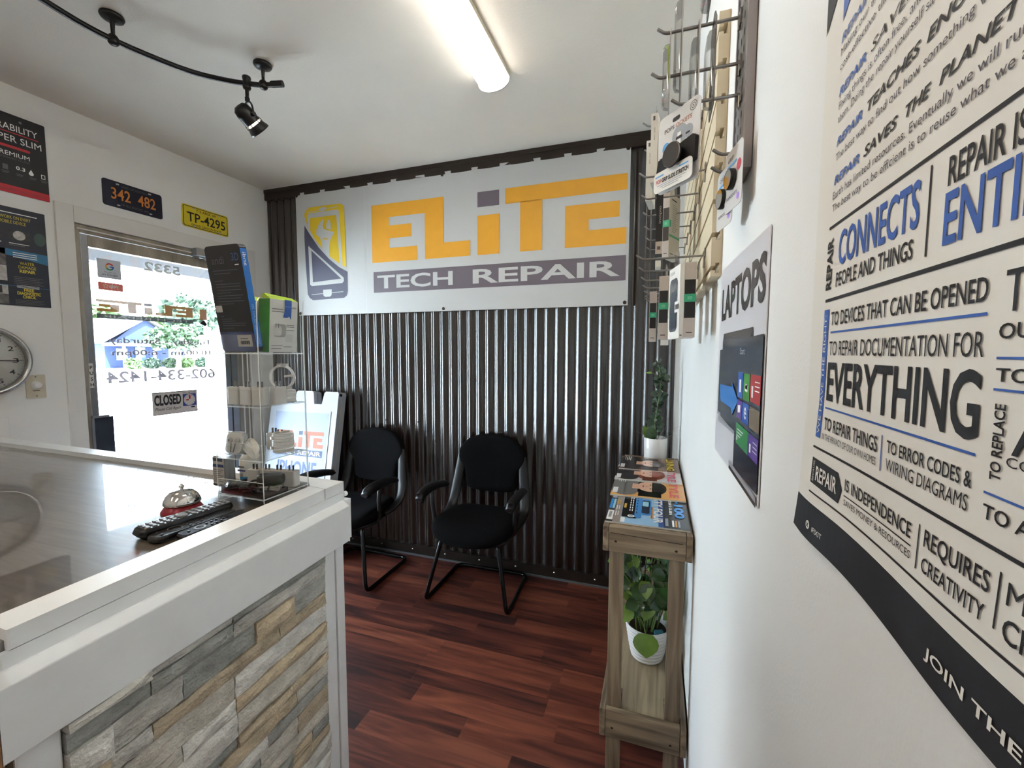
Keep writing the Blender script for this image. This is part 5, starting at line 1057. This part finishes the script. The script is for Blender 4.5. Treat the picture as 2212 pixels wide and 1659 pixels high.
# ------------------------------------------------------------------ hanging goods
kgreen = mat('case_green',(60,172,128),0.4); kblack = mat('case_black',(22,22,24),0.35); kgrey = mat('case_grey',(196,186,178),0.5); kcard = mat('case_card',(206,202,196),0.5,var=0.02); kwin = mat('case_window',(84,88,94),0.1,var=0.2)
def case_box(x, y, z0, z1, th, dep, label, rz=0.0, kind='strip', hookz=None, group='phone case boxes on the wire hooks'):
    """slim retail box hanging with its thin side towards the counter; x,y = middle of its near thin side"""
    h = z1-z0; t = thing('phone_case_box', (x,y,z0), label, 'box', group, rz)
    fr = Fr((-th/2,0,0),(1,0,0),(0,0,1),(0,-1,0)); b = MB(); base = {'strip':kcard,'white':card_white,'black':kblack,'window':card_white}[kind]
    b.box((-th/2,0,0),(th/2,dep,h), base); nf = Fr((-th/2,-0.0002,0),(1,0,0),(0,0,1),(0,-1,0))
    rf = Fr((th/2+0.0002,0,0),(0,1,0),(0,0,1),(1,0,0)); lf = Fr((-th/2-0.0002,dep,0),(0,-1,0),(0,0,1),(-1,0,0))
    if kind == 'strip':
        b.rect(nf, 0.0012, h*0.26, th-0.0024, h*0.51, kblack, 1); b.rect(nf, 0.0, h*0.475, th, h*0.105, kgreen, 2); b.prism(nf, rrect(th*0.3,h*0.505,th*0.4,h*0.045,0.002), 0, 0.0012, mat('case_green_pale',(110,196,160),0.4))
        b.rect(nf, 0.0012, 0.002, th-0.0024, h*0.25, kgrey, 1); b.rect(nf, 0.0012, h*0.78, th-0.0024, h*0.21, kgrey, 1); b.rect(nf, th*0.25, h*0.06, th*0.5, 0.0022, black_ink, 2)
        b.rect(rf, 0, h*0.33, dep, 0.007, kgreen, 1); b.rect(rf, 0, h*0.475, 0.012, h*0.105, kgreen, 2)
        for i in range(14): b.rect(rf, dep*0.25, h*0.42+i*h*0.032, dep*(0.3+0.25*((i*7)%5)/5), 0.0012, dim, 1)
        b.rect(rf, dep*0.2, h*0.9, dep*0.45, 0.004, black_ink, 1); b.rect(rf, dep*0.1, h*0.06, dep*0.3, 0.003, dim, 1); b.rect(rf, dep*0.55, h*0.06, dep*0.3, 0.003, dim, 1)
        b.rect(lf, dep*0.15, h*0.2, dep*0.7, h*0.6, kwin, 1)
    elif kind == 'black':
        b.rect(nf, 0, 0, th, 0.036, kgrey, 1); b.rect(nf, th*0.25, 0.012, th*0.5, 0.010, dim, 2); b.text(nf, 'incipio', th*0.72, h*0.38, th*0.34, kgrey, w=0.050, lay=1, rot=PI/2)
    elif kind == 'white':
        b.rect(nf, th*0.3, h-0.020, th*0.3, 0.012, dim, 1); b.text(nf, 'slim case', th*0.62, h-0.075, th*0.20, dim, w=0.035, lay=1, rot=PI/2); b.rect(rf, dep*0.1, h*0.3, dep*0.4, h*0.3, kgrey, 1); b.rect(rf, dep*0.1, h*0.62, dep*0.5, 0.002, dim, 1)
        for i in range(4): b.rect(rf, dep*0.12, h*0.66+0.006*i, dep*0.4, 0.0012, dim, 1)
    elif kind == 'window':
        b.flat(lf, rrect(dep*0.10,h*0.10,dep*0.72,h*0.74,0.016), kwin, 1); b.flat(lf, rrect(dep*0.24,h*0.14,dep*0.5,h*0.52,0.010), mat('case_inside',(50,58,70),0.3), 2); b.text(lf, 'CLEAR', dep*0.15, h*0.90, 0.008, dim, w=dep*0.4, lay=2); b.flat(lf, rrect(dep*0.62,h*0.36,dep*0.34,h*0.15,0.003), white_ink, 3)
        for i in range(10): b.rect(lf, dep*0.68+0.0028*i, h*0.40, 0.0013, h*0.07, black_ink, 4)
        b.rect(nf, th*0.2, 0.006, th*0.5, 0.003, dim, 1)
    b.build('carton', t)
    c = MB(); c.prism(Fr((-0.0006,dep/2,h),(0,1,0),(0,0,1),(1,0,0)), [(-0.020,0),(0.020,0),(0.018,0.030),(0.010,0.040),(0.006,0.028),(-0.006,0.028),(-0.010,0.040),(-0.018,0.030)], 0, 0.0012, clam); c.build('hang_tab', t)
    return t
case_box(-0.058, -1.533, 1.518, 1.700, 0.027, 0.095, 'white, black and green striped case box nearest the LAPTOPS poster, against the slatwall')
case_box(-0.0765, -1.536, 1.516, 1.697, 0.010, 0.095, 'white case box with a dark window in front of the nearest striped box', kind='window', rz=0.24)
case_box(-0.1165, -1.368, 1.519, 1.697, 0.026, 0.092, 'striped case box with printed grey back on the second lower hook', rz=-0.16)
case_box(-0.146, -1.198, 1.518, 1.678, 0.022, 0.092, 'striped case box farthest left on the lower hooks')
case_box(-0.108, -1.190, 1.506, 1.676, 0.024, 0.092, 'white case box behind the striped box on the third lower hook', kind='white')
case_box(-0.1335, -1.310, 1.772, 2.004, 0.019, 0.092, 'tall black case box with white end label in the middle row', kind='black')
case_box(-0.113, -1.140, 1.795, 2.004, 0.022, 0.090, 'striped case box with wide grey back in the middle row', rz=-0.40)
case_box(-0.154, -1.315, 1.978, 2.172, 0.019, 0.095, 'taller white case box in the top row under the hook', kind='white', rz=-0.12)
case_box(-0.170, -1.140, 1.985, 2.178, 0.021, 0.095, 'white case box at the far left of the top row', kind='white', rz=-0.1)
case_box(-0.135, -0.960, 1.800, 1.975, 0.020, 0.090, 'small pale case box at the fourth middle-row hook', kind='white')
# phone grip card facing the counter
t = thing('phone_grip_card', (-0.097,-1.650,1.845), 'white phone grip card with round black grip hanging in front of the slatwall', 'package', 'phone grip cards')
fr = Fr((-0.1385,-1.603,1.838),(0.655,-0.755,0),(0,0,1)); w, h = 0.122, 0.166; b = MB()
b.prism(fr, rrect(0,0,w,h,0.014), 0, 0.0015, mat('grip_card',(205,202,198),0.5,var=0.015)); f = Fr(fr.p(0,0,0.0016),fr.u,fr.v); bl_ = mat('grip_blue',(90,160,214),0.5); gy = mat('grip_grey',(150,154,158),0.5)
b.text(f,'POPS',0.020,0.128,0.0085,tx,w=0.030,lay=1,bold=0.02); b.text(f,'OCKETS',0.054,0.128,0.0085,mat('grip_copper',(170,120,100),0.5),w=0.046,lay=1,bold=0.02)
b.disc(f,0.026,0.096,0.0115,bl_,1,20); b.disc(f,0.066,0.108,0.022,gy,0.6,24); b.disc(f,0.090,0.106,0.0135,gy,1,20); b.rect(f,0.060,0.086,0.010,0.028,card_white,2); b.flat(f,rrect(0.056,0.100,0.018,0.006,0.003),black_ink,3); b.flat(f,rrect(0.084,0.100,0.012,0.004,0.002),black_ink,3)
b.ring(f,0.103,0.150,0.0085,0.0095,black_ink,1,20); b.ring(f,0.103,0.150,0.0045,0.0055,black_ink,1,16); b.disc(f,0.103,0.150,0.0015,black_ink,1,8); b.text(f,'STRETCH IT',0.078,0.086,0.0045,black_ink,w=0.034,lay=1,bold=0.02); b.text(f,'TRY IT ON',0.006,0.076,0.0045,black_ink,w=0.026,lay=1,bold=0.02); b.flat(f,rrect(0.044,0.142,0.022,0.009,0.004),black_ink,1)
b.build('backing_card', t, loc=t.location)
b = MB(); b.prism(Fr(fr.p(0,0,0.001),fr.u,fr.v), [(0.004,0.036),(0.118,0.036),(0.120,0.084),(0.112,0.088),(0.085,0.085),(0.030,0.075),(0.012,0.072)], 0, 0.010, kblack); b.build('insert', t, loc=t.location, bevel=0.003)
b = MB(); b.lathe(Fr(fr.p(0.070,0.061,0.010),fr.u,fr.v), [(0.016,0),(0.019,0.003),(0.016,0.006),(0.020,0.009),(0.024,0.012),(0.0255,0.014),(0.0255,0.017),(0.024,0.0185)], kblack, 32, False); b.lathe(Fr(fr.p(0.070,0.061,0.0285),fr.u,fr.v), [(0.0255,-0.0015),(0.0242,0.0005)], steel, 32, False); b.lathe(Fr(fr.p(0.070,0.061,0.0285),fr.u,fr.v), [(0.0242,0.0004),(0.0,0.0008)], mat('grip_face',(58,54,50),0.35), 32, False); b.build('grip', t, loc=t.location)
b = MB(); ff2 = Fr(fr.p(0.004,0.0,0.014),fr.u,fr.v); b.prism(ff2, rrect(0,0,0.114,0.044,0.010), 0, 0.0012, card_white); f = Fr(fr.p(0.004,0.0,0.0153),fr.u,fr.v)
b.text(f,'POP',0.008,0.019,0.0085,mat('grip_rose',(196,110,110),0.5),w=0.017,lay=1,bold=0.03); b.text(f,'GRIP SLIDE STRETCH',0.0265,0.019,0.0085,black_ink,w=0.078,lay=1,bold=0.035)
for i in range(3): b.rect(f,0.012+0.008*i,0.014-0.004*i,0.085-0.018*i,0.0013,gy,1)
b.rect(f,0.006,0.033,0.026,0.003,bl_,1); b.rect(f,0.078,0.033,0.026,0.003,bl_,1); b.build('front_band', t, loc=t.location)
CAM = Vector((-0.131,-2.67,1.479)); t.location = CAM+(t.location-CAM)*0.80; t.scale = (0.80,0.80,0.80)
# round mirror grip cards
def mirror_card(o, label, dz):
    t = thing('phone_grip_card', o, label, 'package', 'phone grip cards'); fr = Fr(o,(0.19,-1,0),(0,0,1)); b = MB()
    b.prism(fr, rrect(0,0,0.088,0.128,0.012), 0, 0.0012, mat('grip_card',(205,202,198),0.5,var=0.015)); f = Fr(fr.p(0,0,0.0014),fr.u,fr.v)
    b.text(f,'POPSOCKETS',0.012,0.026,0.0060,tx,w=0.055,lay=1,bold=0.02); b.rect(f,0.010,0.092,0.050,0.005,bl_,1); b.text(f,'GRIP',0.014,0.104,0.008,black_ink,w=0.03,lay=1); b.disc(f,0.072,0.080,0.011,mat('grip_red',(190,60,80),0.5),1,18); b.disc(f,0.072,0.018,0.007,mat('grip_violet',(170,130,220),0.4),1,14)
    b.build('backing_card', t, loc=o); b = MB(); m = Fr(fr.p(0.042,0.062,0.002),fr.u,fr.v); b.lathe(m, [(0.021,0),(0.021,0.008),(0.0195,0.010)], black_plastic, 28, False); b.lathe(m, [(0.0195,0.0098),(0.0,0.0098)], mat('mirror_face',(220,215,205),0.05,1.0), 28, False); b.build('grip', t, loc=o); t.scale = (dz*0.92,dz*0.92,dz*0.85)
    return t
mirror_card(Vector((-0.036,-1.822,1.690)), 'lower round-mirror phone grip card hanging from the foot of the pegboard', 0.90); mirror_card(Vector((-0.030,-1.868,1.706)), 'round-mirror phone grip card closest to the wall at the foot of the pegboard', 0.88)
# clear blister packs high on the pegboard hooks
def blister(x, y0, z0, z1, dep, label, tint, lime_=False):
    h = z1-z0; t = thing('blister_pack', (x,y0+dep/2,z0), label, 'package', 'clear blister packs on the pegboard'); fr = Fr((x,y0+dep,z0),(0,-1,0),(0,0,1),(-1,0,0)); b = MB()
    out = [(0,0.008),(0.008,0),(dep-0.008,0),(dep,0.008),(dep,h*0.82),(dep*0.72,h*0.96),(dep*0.5,h),(dep*0.2,h*0.97),(0,h*0.86)]; b.prism(fr, out, -0.0008, 0.0008, tint)
    b.flat(Fr(fr.p(0,0,0.0008),fr.u,fr.v,fr.n), rrect(dep*0.40,h*0.88,dep*0.2,h*0.05,0.004), black_ink, 1); b.flat(Fr(fr.p(0,0,-0.0012),fr.u,fr.v,fr.n), rrect(dep*0.40,h*0.88,dep*0.2,h*0.05,0.004), black_ink, 1)
    f = Fr(fr.p(0,0,0.001),fr.u,fr.v,fr.n)
    for i in range(6): b.rect(f, dep*0.12, h*(0.12+0.045*i), dep*(0.4+0.25*((i*5)%4)/4), 0.0035, dim if i != 4 else mat('grip_red',(190,60,80),0.5), 1)
    b.rect(f, dep*0.2, h*0.48, dep*0.3, h*0.1, kgrey, 1); b.build('backing', t, loc=t.location)
    c = MB(); c.pillow(fr, rrect(dep*0.08,h*0.10,dep*0.84,h*0.66,0.012), [(1,0.001),(0.97,0.009),(0.86,0.012)], clam); c.build('blister', t, loc=t.location)
    if lime_: c = MB(); c.box((x-0.004,y0+0.02,z0+h*0.35),(x-0.002,y0+0.03,z0+h*0.75), lime); c.build('insert', t, loc=t.location)
pk = mat('pack_grey',(186,182,176),0.25,var=0.12,vscale=30); pkd = mat('pack_dark_grey',(120,118,116),0.25,var=0.2,vscale=30)
blister(-0.122, -1.868, 1.902, 2.040, 0.068, 'outermost clear blister pack with red mark on the pegboard hook', pk, True)
blister(-0.104, -1.870, 1.925, 2.120, 0.072, 'tallest blister pack reaching the top of the picture on the pegboard', pk)
blister(-0.077, -1.868, 1.894, 2.046, 0.072, 'middle clear blister pack hanging from the pegboard hook', pk)
blister(-0.053, -1.872, 1.890, 2.052, 0.076, 'clear blister pack closest to the perforated board', pkd)
blister(-0.062, -1.868, 2.058, 2.19, 0.072, 'grey pack hanging above the others at the top of the pegboard', pkd)
# ================================================================== narrow wooden shelf
gw = [((86,74,60),(128,112,92),(160,144,118))]
wx = wood('grey_pine_across', *gw[0], 0, rough=0.6); wy = wood('grey_pine_along', *gw[0], 1, rough=0.6); wz = wood('grey_pine_upright', *gw[0], 2, rough=0.6); wl = wood('grey_pine_shelf', (112,100,84),(150,136,112),(178,162,132), 1, rough=0.6)
HX0, HX1, HY0, HY1, HT = -0.288, -0.006, -1.240, -0.17, 0.899
sf = thing('magazine_shelf', (-0.15,-0.67,0), 'narrow grey wooden two-tier shelf standing along the right wall', 'shelf'); FL = sf.location.copy()
def spart(b, n, **k): return b.build(n, sf, loc=FL, bevel=0.0025)
knot = mat('wood_knot',(34,24,18),0.8)
for nm, z0, z1 in (('top',0.812,HT),('lower',0.146,0.247)):
    b = MB(); b.box((HX0+0.020,HY0,z0),(HX1-0.020,HY0+0.020,z1), wx); k = Fr((0,HY0-0.0002,0),(1,0,0),(0,0,1))
    for x, z in ((-0.245,z0+0.038),(-0.055,z0+0.032)): b.disc(k, x, z, 0.0045, knot, 1, 10, ry=0.004)
    b.line(k, -0.262,z0+0.066,-0.036,z0+0.058,0.002,knot,1) if nm == 'top' else None
    spart(b, 'front_rail')
    b = MB(); b.box((HX0,HY0,z0),(HX0+0.019,HY1,z1), wy); spart(b, 'side_rail'); b = MB(); b.box((HX1-0.019,HY0,z0),(HX1,HY1,z1), wy); spart(b, 'side_rail'); b = MB(); b.box((HX0+0.020,HY1-0.02,z0),(HX1-0.020,HY1,z1), wx); spart(b, 'rear_rail')
b = MB(); b.box((HX0+0.020,HY0+0.021,0.879),(HX1-0.020,HY1-0.021,HT-0.001), wy); spart(b, 'top_board')
b = MB(); up = Fr((0,0,0),(1,0,0),(0,1,0)); xa, xb = HX0+0.020, HX1-0.020
b.prism(up, [(xa+0.050,HY0+0.022),(xb-0.05,HY0+0.022),(xb-0.05,HY0+0.125),(xb,HY0+0.125),(xb,HY1-0.08),(xb-0.05,HY1-0.08),(xb-0.05,HY1-0.022),(xa+0.05,HY1-0.022),(xa+0.05,HY1-0.08),(xa,HY1-0.08),(xa,HY0+0.125),(xa+0.05,HY0+0.125)], 0.217, 0.2375, wl); spart(b, 'lower_board')
for x in (HX0+0.021, HX1-0.021-0.048):
    for y in (HY0+0.021, HY1-0.021-0.030):
        b = MB(); b.box((x,y,0.0),(x+0.048,y+0.030,0.878), wz); spart(b, 'leg')
# magazines, fanned along the top
def mag(y0, y1, z0, tiltz, label, art, x0=-0.286, x1=-0.012):
    t = thing('magazine', ((x0+x1)/2,(y0+y1)/2,z0), label, 'magazine', 'magazines on the wooden shelf'); rise = 0.0055
    u = Vector((0,-(y1-y0),-tiltz)); fr = Fr((x0,y1,z0+0.005+tiltz), u, (1,0,0)); L_ = u.length; H_ = x1-x0; b = MB()
    b.fbox(fr, 0, L_, 0, H_, -0.0048, 0, mat('page_edges',(206,202,194),0.7,var=0.05,vscale=400)); f = Fr(fr.p(0,0,0.0002),fr.u,fr.v); art(b, f, L_, H_); b.build('cover_and_pages', t, loc=t.location); return t
mk = lambda n, c, r=0.25: mat('mag_'+n, c, r, coat=0.3)
def art1(b, f, w, h):   # classic pickup cover
    b.rect(f,0,0,w,h,mk('sky',(150,190,222)),1); b.rect(f,0,h*0.70,w,h*0.30,mk('slate',(52,58,66)),2); b.rect(f,0,h*0.64,w,h*0.07,mk('deep',(70,92,150)),2); b.rect(f,0,0,w,h*0.18,mk('road',(150,140,134)),2); b.rect(f,0,0,w,h*0.09,mk('dark',(40,42,46)),2)
    tb_ = mk('truck',(70,136,200)); bk = mk('black',(16,18,20)); wh = mk('white',(228,228,226))
    b.flat(f,rrect(w*0.16,h*0.185,w*0.68,h*0.10,0.006),bk,3); b.flat(f,rrect(w*0.14,h*0.255,w*0.72,h*0.12,0.006),bk,4); b.flat(f,rrect(w*0.16,h*0.345,w*0.68,h*0.085,0.010),tb_,5); b.flat(f,rrect(w*0.26,h*0.42,w*0.48,h*0.13,0.014),tb_,4.5); b.flat(f,rrect(w*0.30,h*0.43,w*0.40,h*0.10,0.010),mk('glass',(30,40,62)),5); b.flat(f,rrect(w*0.34,h*0.435,w*0.15,h*0.08,0.006),mk('pane',(150,200,220)),6)
    for i in range(6): b.rect(f,w*(0.24+0.075*i),h*0.275,w*0.05,h*0.012,wh,5); b.rect(f,w*(0.24+0.075*i),h*0.305,w*0.05,h*0.012,wh,5); b.rect(f,w*(0.22+0.09*i),h*0.365,w*0.05,h*0.008,bk,6)
    for x in (0.19,0.81): b.disc(f,w*x,h*0.305,0.012,wh,5.5,16); b.disc(f,w*x,h*0.305,0.008,mk('lamp',(150,160,170)),6,14)
    b.rect(f,w*0.45,h*0.20,w*0.14,h*0.03,mk('amber',(214,170,60)),5); b.rect(f,w*0.02,h*0.185,w*0.12,h*0.05,wh,3); b.rect(f,w*0.86,h*0.185,w*0.12,h*0.05,wh,3)
    b.text(f,'SIXTY FOUR',w*0.06,h*0.585,h*0.105,wh,w=w*0.86,lay=6,bold=0.03); b.rect(f,w*0.48,h*0.545,w*0.34,h*0.028,mk('tan',(206,150,90)),4); b.text(f,'Best of the type',w*0.50,h*0.552,h*0.014,bk,w=w*0.30,lay=5)
    b.text(f,'F-100',w*0.07,h*0.845,h*0.105,mk('cyan',(60,150,226)),w=w*0.66,lay=6,bold=0.05); b.text(f,"BUILDER'S GUIDE",w*0.10,h*0.775,h*0.034,wh,w=w*0.56,lay=6,bold=0.03)
    for i in range(3): b.rect(f,w*0.80,h*(0.80+0.035*i),w*0.16,h*0.022,[wh,mk('tan',(206,150,90)),mk('lamp',(150,160,170))][i],4)
    b.rect(f,w*0.76,h*0.72,w*0.2,h*0.035,mk('lamp',(150,160,170)),4); b.rect(f,w*0.70,h*0.012,w*0.26,h*0.075,wh,4)
    for i in range(12): b.rect(f,w*(0.74+0.014*i),h*0.030,w*0.006,h*0.035,bk,5)
    b.rect(f,w*0.34,h*0.012,w*0.30,h*0.032,mk('cyan',(60,150,226)),4); b.rect(f,w*0.34,h*0.05,w*0.30,h*0.03,mk('pane',(150,200,220)),4); b.rect(f,w*0.04,h*0.02,w*0.26,h*0.06,mk('lamp',(150,160,170)),4)
    for i in range(3): b.rect(f,w*(0.36+0.17*i),h*0.105,w*0.14,h*0.012,[mk('amber',(214,170,60)),wh,wh][i],4); b.rect(f,w*(0.36+0.17*i),h*0.135,w*0.12,h*0.010,[mk('amber',(214,170,60)),wh,wh][i],4)
def portrait(bgc, hair, cloth, word, wc, lip=(190,70,80)):
    def art(b, f, w, h):
        b.rect(f,0,0,w,h,mk('bg%d'%bgc[0],bgc),1); sk_ = mk('skin',(222,176,148)); hr_ = mk('hair%d'%hair[0],hair)
        b.flat(f,rrect(w*0.10,h*0.30,w*0.86,h*0.46,w*0.40,8),hr_,2); b.flat(f,rrect(w*0.02,0,w*0.96,h*0.36,w*0.2,6),mk('cloth%d'%cloth[0],cloth),3); b.rect(f,w*0.40,h*0.28,w*0.24,h*0.16,sk_,3.5)
        b.disc(f,w*0.50,h*0.52,w*0.24,sk_,4,28,ry=h*0.165); b.flat(f,[(w*0.26,h*0.56),(w*0.74,h*0.56),(w*0.72,h*0.69),(w*0.5,h*0.73),(w*0.28,h*0.69)],hr_,4.6)
        for x in (0.41,0.60): b.disc(f,w*x,h*0.535,w*0.035,black_ink,5,10,ry=h*0.010); b.rect(f,w*(x-0.05),h*0.556,w*0.10,h*0.006,hr_,5)
        b.disc(f,w*0.505,h*0.435,w*0.055,mk('lip%d'%lip[0],lip),5,12,ry=h*0.012); b.flat(f,[(w*0.50,h*0.53),(w*0.535,h*0.475),(w*0.48,h*0.472)],mk('skin_shade',(200,150,124)),5)
        b.text(f,word,w*0.08,h*0.80,h*0.115,mk('word%d'%wc[0],wc),w=w*0.84,lay=6,bold=0.03)
        for i in range(4): b.rect(f,w*0.06,h*(0.16-0.03*i),w*(0.3-0.04*(i%2)),h*0.012,mk('white',(228,228,226)),6)
        b.rect(f,w*0.66,h*0.02,w*0.26,h*0.07,mk('white',(228,228,226)),5)
    return art
mag(-1.208,-0.865, HT, 0.004, 'magazine with a blue pickup truck on the cover, at the front of the shelf', art1)
mag(-0.947,-0.674, HT+0.010, 0.003, 'magazine with a dark-haired face on an orange cover behind the truck magazine', portrait((230,170,96),(24,18,18),(120,118,116),'STYLE',(226,104,92)), x0=-0.294, x1=-0.010)
mag(-0.747,-0.508, HT+0.017, 0.003, 'magazine with pink masthead, third from the front of the shelf', portrait((206,200,198),(140,62,40),(40,34,36),'STYLE',(214,92,116)), x0=-0.296, x1=-0.014)
mag(-0.586,-0.342, HT+0.024, 0.003, 'rearmost magazine with brown cover, closest to the white flowerpot', portrait((120,88,66),(40,26,20),(52,46,44),'LIVING',(220,196,70)), x0=-0.290, x1=-0.016)
# ------------------------------------------------------------------ plants
lg_ = mat('leaf_glossy',(48,78,40),0.2,var=0.35,vscale=12,coat=0.4); lg2 = mat('leaf_young',(112,146,66),0.3,var=0.25,vscale=12); leu = mat('leaf_eucalyptus',(66,86,70),0.42,var=0.3,vscale=20); stem_m = mat('plant_stem',(96,120,62),0.5,var=0.2); soil = mat('potting_soil',(44,34,28),0.95,var=0.3,vscale=90,bump=0.6)
def leaf(b, base, d, nrm, l, w, m, curl=0.25, heart=True):
    d = Vector(d).normalized(); nrm = Vector(nrm); nrm = (nrm-d*nrm.dot(d)).normalized(); s = d.cross(nrm); base = Vector(base); prof = [(0,0.0),(0.06,0.55),(0.18,0.88),(0.38,1.0),(0.60,0.86),(0.80,0.52),(0.93,0.20),(1.0,0.0)] if heart else [(0,0.04),(0.3,0.8),(0.55,1.0),(0.8,0.6),(1,0)]
    P = []; n = len(prof)
    for t, k in prof:
        c = base+d*l*t-nrm*curl*l*t*t; off = (-0.05*l*d if heart and 0.01 < t < 0.1 else Vector((0,0,0)))
        P += [c+s*w*0.5*k+nrm*0.10*w*k+off, c, c-s*w*0.5*k+nrm*0.10*w*k+off]
    b.add(P, [q for i in range(n-1) for q in ((3*i,3*i+1,3*i+4,3*i+3),(3*i+1,3*i+2,3*i+5,3*i+4))], m, True)
rp = random.Random(21)
pp = thing('potted_plant', (-0.125,-0.262,HT), 'white cylinder flowerpot with a tall eucalyptus sprig on top of the wooden shelf', 'plant'); pl = pp.location
fr = Fr(pl,(1,0,0),(0,1,0)); b = MB(); b.lathe(fr, [(0.0,0.0),(0.054,0.0),(0.058,0.004),(0.060,0.125),(0.0585,0.128),(0.056,0.126),(0.055,0.106),(0.0,0.106)], mat('pot_glaze',(226,224,222),0.18,var=0.01), 40, False); b.build('pot', pp, loc=pl)
b = MB(); b.lathe(fr, [(0.055,0.104),(0.03,0.112),(0.0,0.114)], soil, 24, False); b.build('soil', pp, loc=pl)
stm = smooth_path([pl+Vector((0.004,0,0.11)),pl+Vector((-0.005,0,0.22)),pl+Vector((0.012,-0.004,0.34)),pl+Vector((0.018,0.0,0.43)),pl+Vector((0.006,0.0,0.52))], 6)
b = MB(); b.tube(stm, [0.0028]*(len(stm)-1)+[0.001], stem_m, 6); b.tube([stm[-6],stm[-6]+Vector((-0.02,0,0.02)),stm[-6]+Vector((-0.045,-0.01,0.028))], 0.0015, stem_m, 5); b.build('stem', pp, loc=pl)
b = MB()
for i, q in enumerate(stm[3:]):
    for k in range(5):
        a = rp.uniform(0,2*PI); r = 0.040+0.014*math.sin(i*0.9); d = Vector((math.cos(a),math.sin(a),rp.uniform(-.1,.6))); leaf(b, q+d*0.006+Vector((0,0,rp.uniform(-.008,.008))), d, (rp.uniform(-.5,.2),-1.1,0.6), r*rp.uniform(.7,1.0), r*0.80, leu if rp.random() > .1 else lg_, 0.15, False)
q = stm[-6]+Vector((-0.045,-0.01,0.028)); leaf(b, q, (-1,0,0.2), (0,-0.6,1), 0.030, 0.022, lg2); leaf(b, stm[-4], (-1,0,0.6), (0,-0.6,1), 0.026, 0.02, lg2); b.build('eucalyptus_leaves', pp, loc=pl)
b = MB()
for a, l, t_ in ((2.6,0.105,0.75),(2.2,0.09,1.1),(0.5,0.14,0.95),(0.35,0.11,0.7),(1.2,0.10,1.2),(-0.2,0.09,0.9),(0.7,0.16,1.0)):
    d = Vector((math.cos(a),-0.15+0.2*math.sin(a*3),t_)); leaf(b, pl+Vector((0.02*math.cos(a),0,0.11)), d, (-d.z*math.cos(a),0.2,1), l, 0.010, leu, 0.3, False)
leaf(b, pl+Vector((-0.012,-0.015,0.108)), (-0.22,-0.1,1), (0.1,-1,0.1), 0.085, 0.062, lg_, 0.12, False); leaf(b, pl+Vector((-0.030,0.0,0.108)), (-0.35,0,1), (0.6,-1,0.1), 0.085, 0.05, lg2, 0.2, False); b.build('blade_leaves', pp, loc=pl)
# trailing plant on the lower tier
PC = Vector((-0.138,-0.905,0.238))
pt = thing('potted_plant', PC, 'white ribbed flowerpot with trailing glossy green leaves on the lower shelf board', 'plant'); fr = Fr(PC,(1,0,0),(0,1,0))
b = MB(); pr = [(0.0,0.0),(0.055,0.0),(0.060,0.004)]
for i in range(36): t = i/35; pr.append((0.061+0.026*t**0.75+0.0016*math.sin(t*2*PI*9), 0.006+0.138*t))
pr += [(0.0875,0.147),(0.083,0.146),(0.080,0.120),(0.0,0.120)]; b.lathe(fr, pr, mat('ribbed_pot',(224,224,224),0.3,var=0.01), 48, False); b.build('pot', pt, loc=PC)
b = MB(); b.lathe(fr, [(0.081,0.118),(0.05,0.126),(0.0,0.127)], soil, 24, False); b.build('soil', pt, loc=PC)
b = MB(); b.pillow(Fr(PC+Vector((0.042,-0.040,0.128)),(1,0.3,0),(-0.2,0.6,0.6)), rrect(-0.020,-0.014,0.040,0.028,0.010), [(0.8,0),(1,0.004),(1,0.010),(0.8,0.014)], mat('glass_pebble',(40,110,130),0.1)); b.build('pebble', pt, loc=PC)
sb2 = MB(); lb = MB(); cen = PC+Vector((0,0,0.30))
for i in range(34):
    a = 2*PI*i/34+rp.uniform(-.2,.2); r = rp.uniform(0.005,0.045); p0 = PC+Vector((r*math.cos(a),r*math.sin(a),0.122)); h = rp.uniform(0.06,0.37); sp2 = rp.uniform(0.35,1.0)*0.105
    tip = Vector((max(HX0+0.0,min(-0.03,p0.x+sp2*math.cos(a))), p0.y+sp2*math.sin(a), PC.z+0.14+h)); mid = (p0+tip)*0.5+Vector((-0.012*math.sin(a),0.012*math.cos(a),0.05))
    P = smooth_path([p0,mid,tip],6); sb2.tube(P, [0.0026]*(len(P)-1)+[0.0014], stem_m, 6)
    for k in (len(P)-1, len(P)-5, len(P)-8):
        q = P[k]; aa = a+rp.uniform(-1.3,1.3); face = Vector((0.35*math.cos(aa),-1.0+0.3*math.sin(aa),0.35)); d = Vector((math.cos(aa)*0.8,math.sin(aa)*0.5,rp.uniform(-0.9,0.2))); l = rp.uniform(0.045,0.072)
        if (q+d.normalized()*l).x > -0.02: d.x = -abs(d.x)
        leaf(lb, q, d, face, l, l*0.86, lg_ if rp.random() > 0.32 else lg2, 0.22)
leaf(lb, PC+Vector((-0.006,-0.088,0.150)), (0.06,-0.35,-1), (0,-1,0.25), 0.088, 0.098, lg2, 0.10); sb2.tube(smooth_path([PC+Vector((-0.04,-0.04,0.12)),PC+Vector((-0.045,-0.06,0.21)),PC+Vector((-0.018,-0.085,0.19)),PC+Vector((-0.006,-0.088,0.150))],6), 0.0024, stem_m, 6)
leaf(lb, PC+Vector((-0.105,-0.075,0.43)), (-1,-0.2,-0.3), (0,-1,0.3), 0.055, 0.05, lg2, 0.15)
sb2.build('stems', pt, loc=PC); lb.build('leaves', pt, loc=PC)
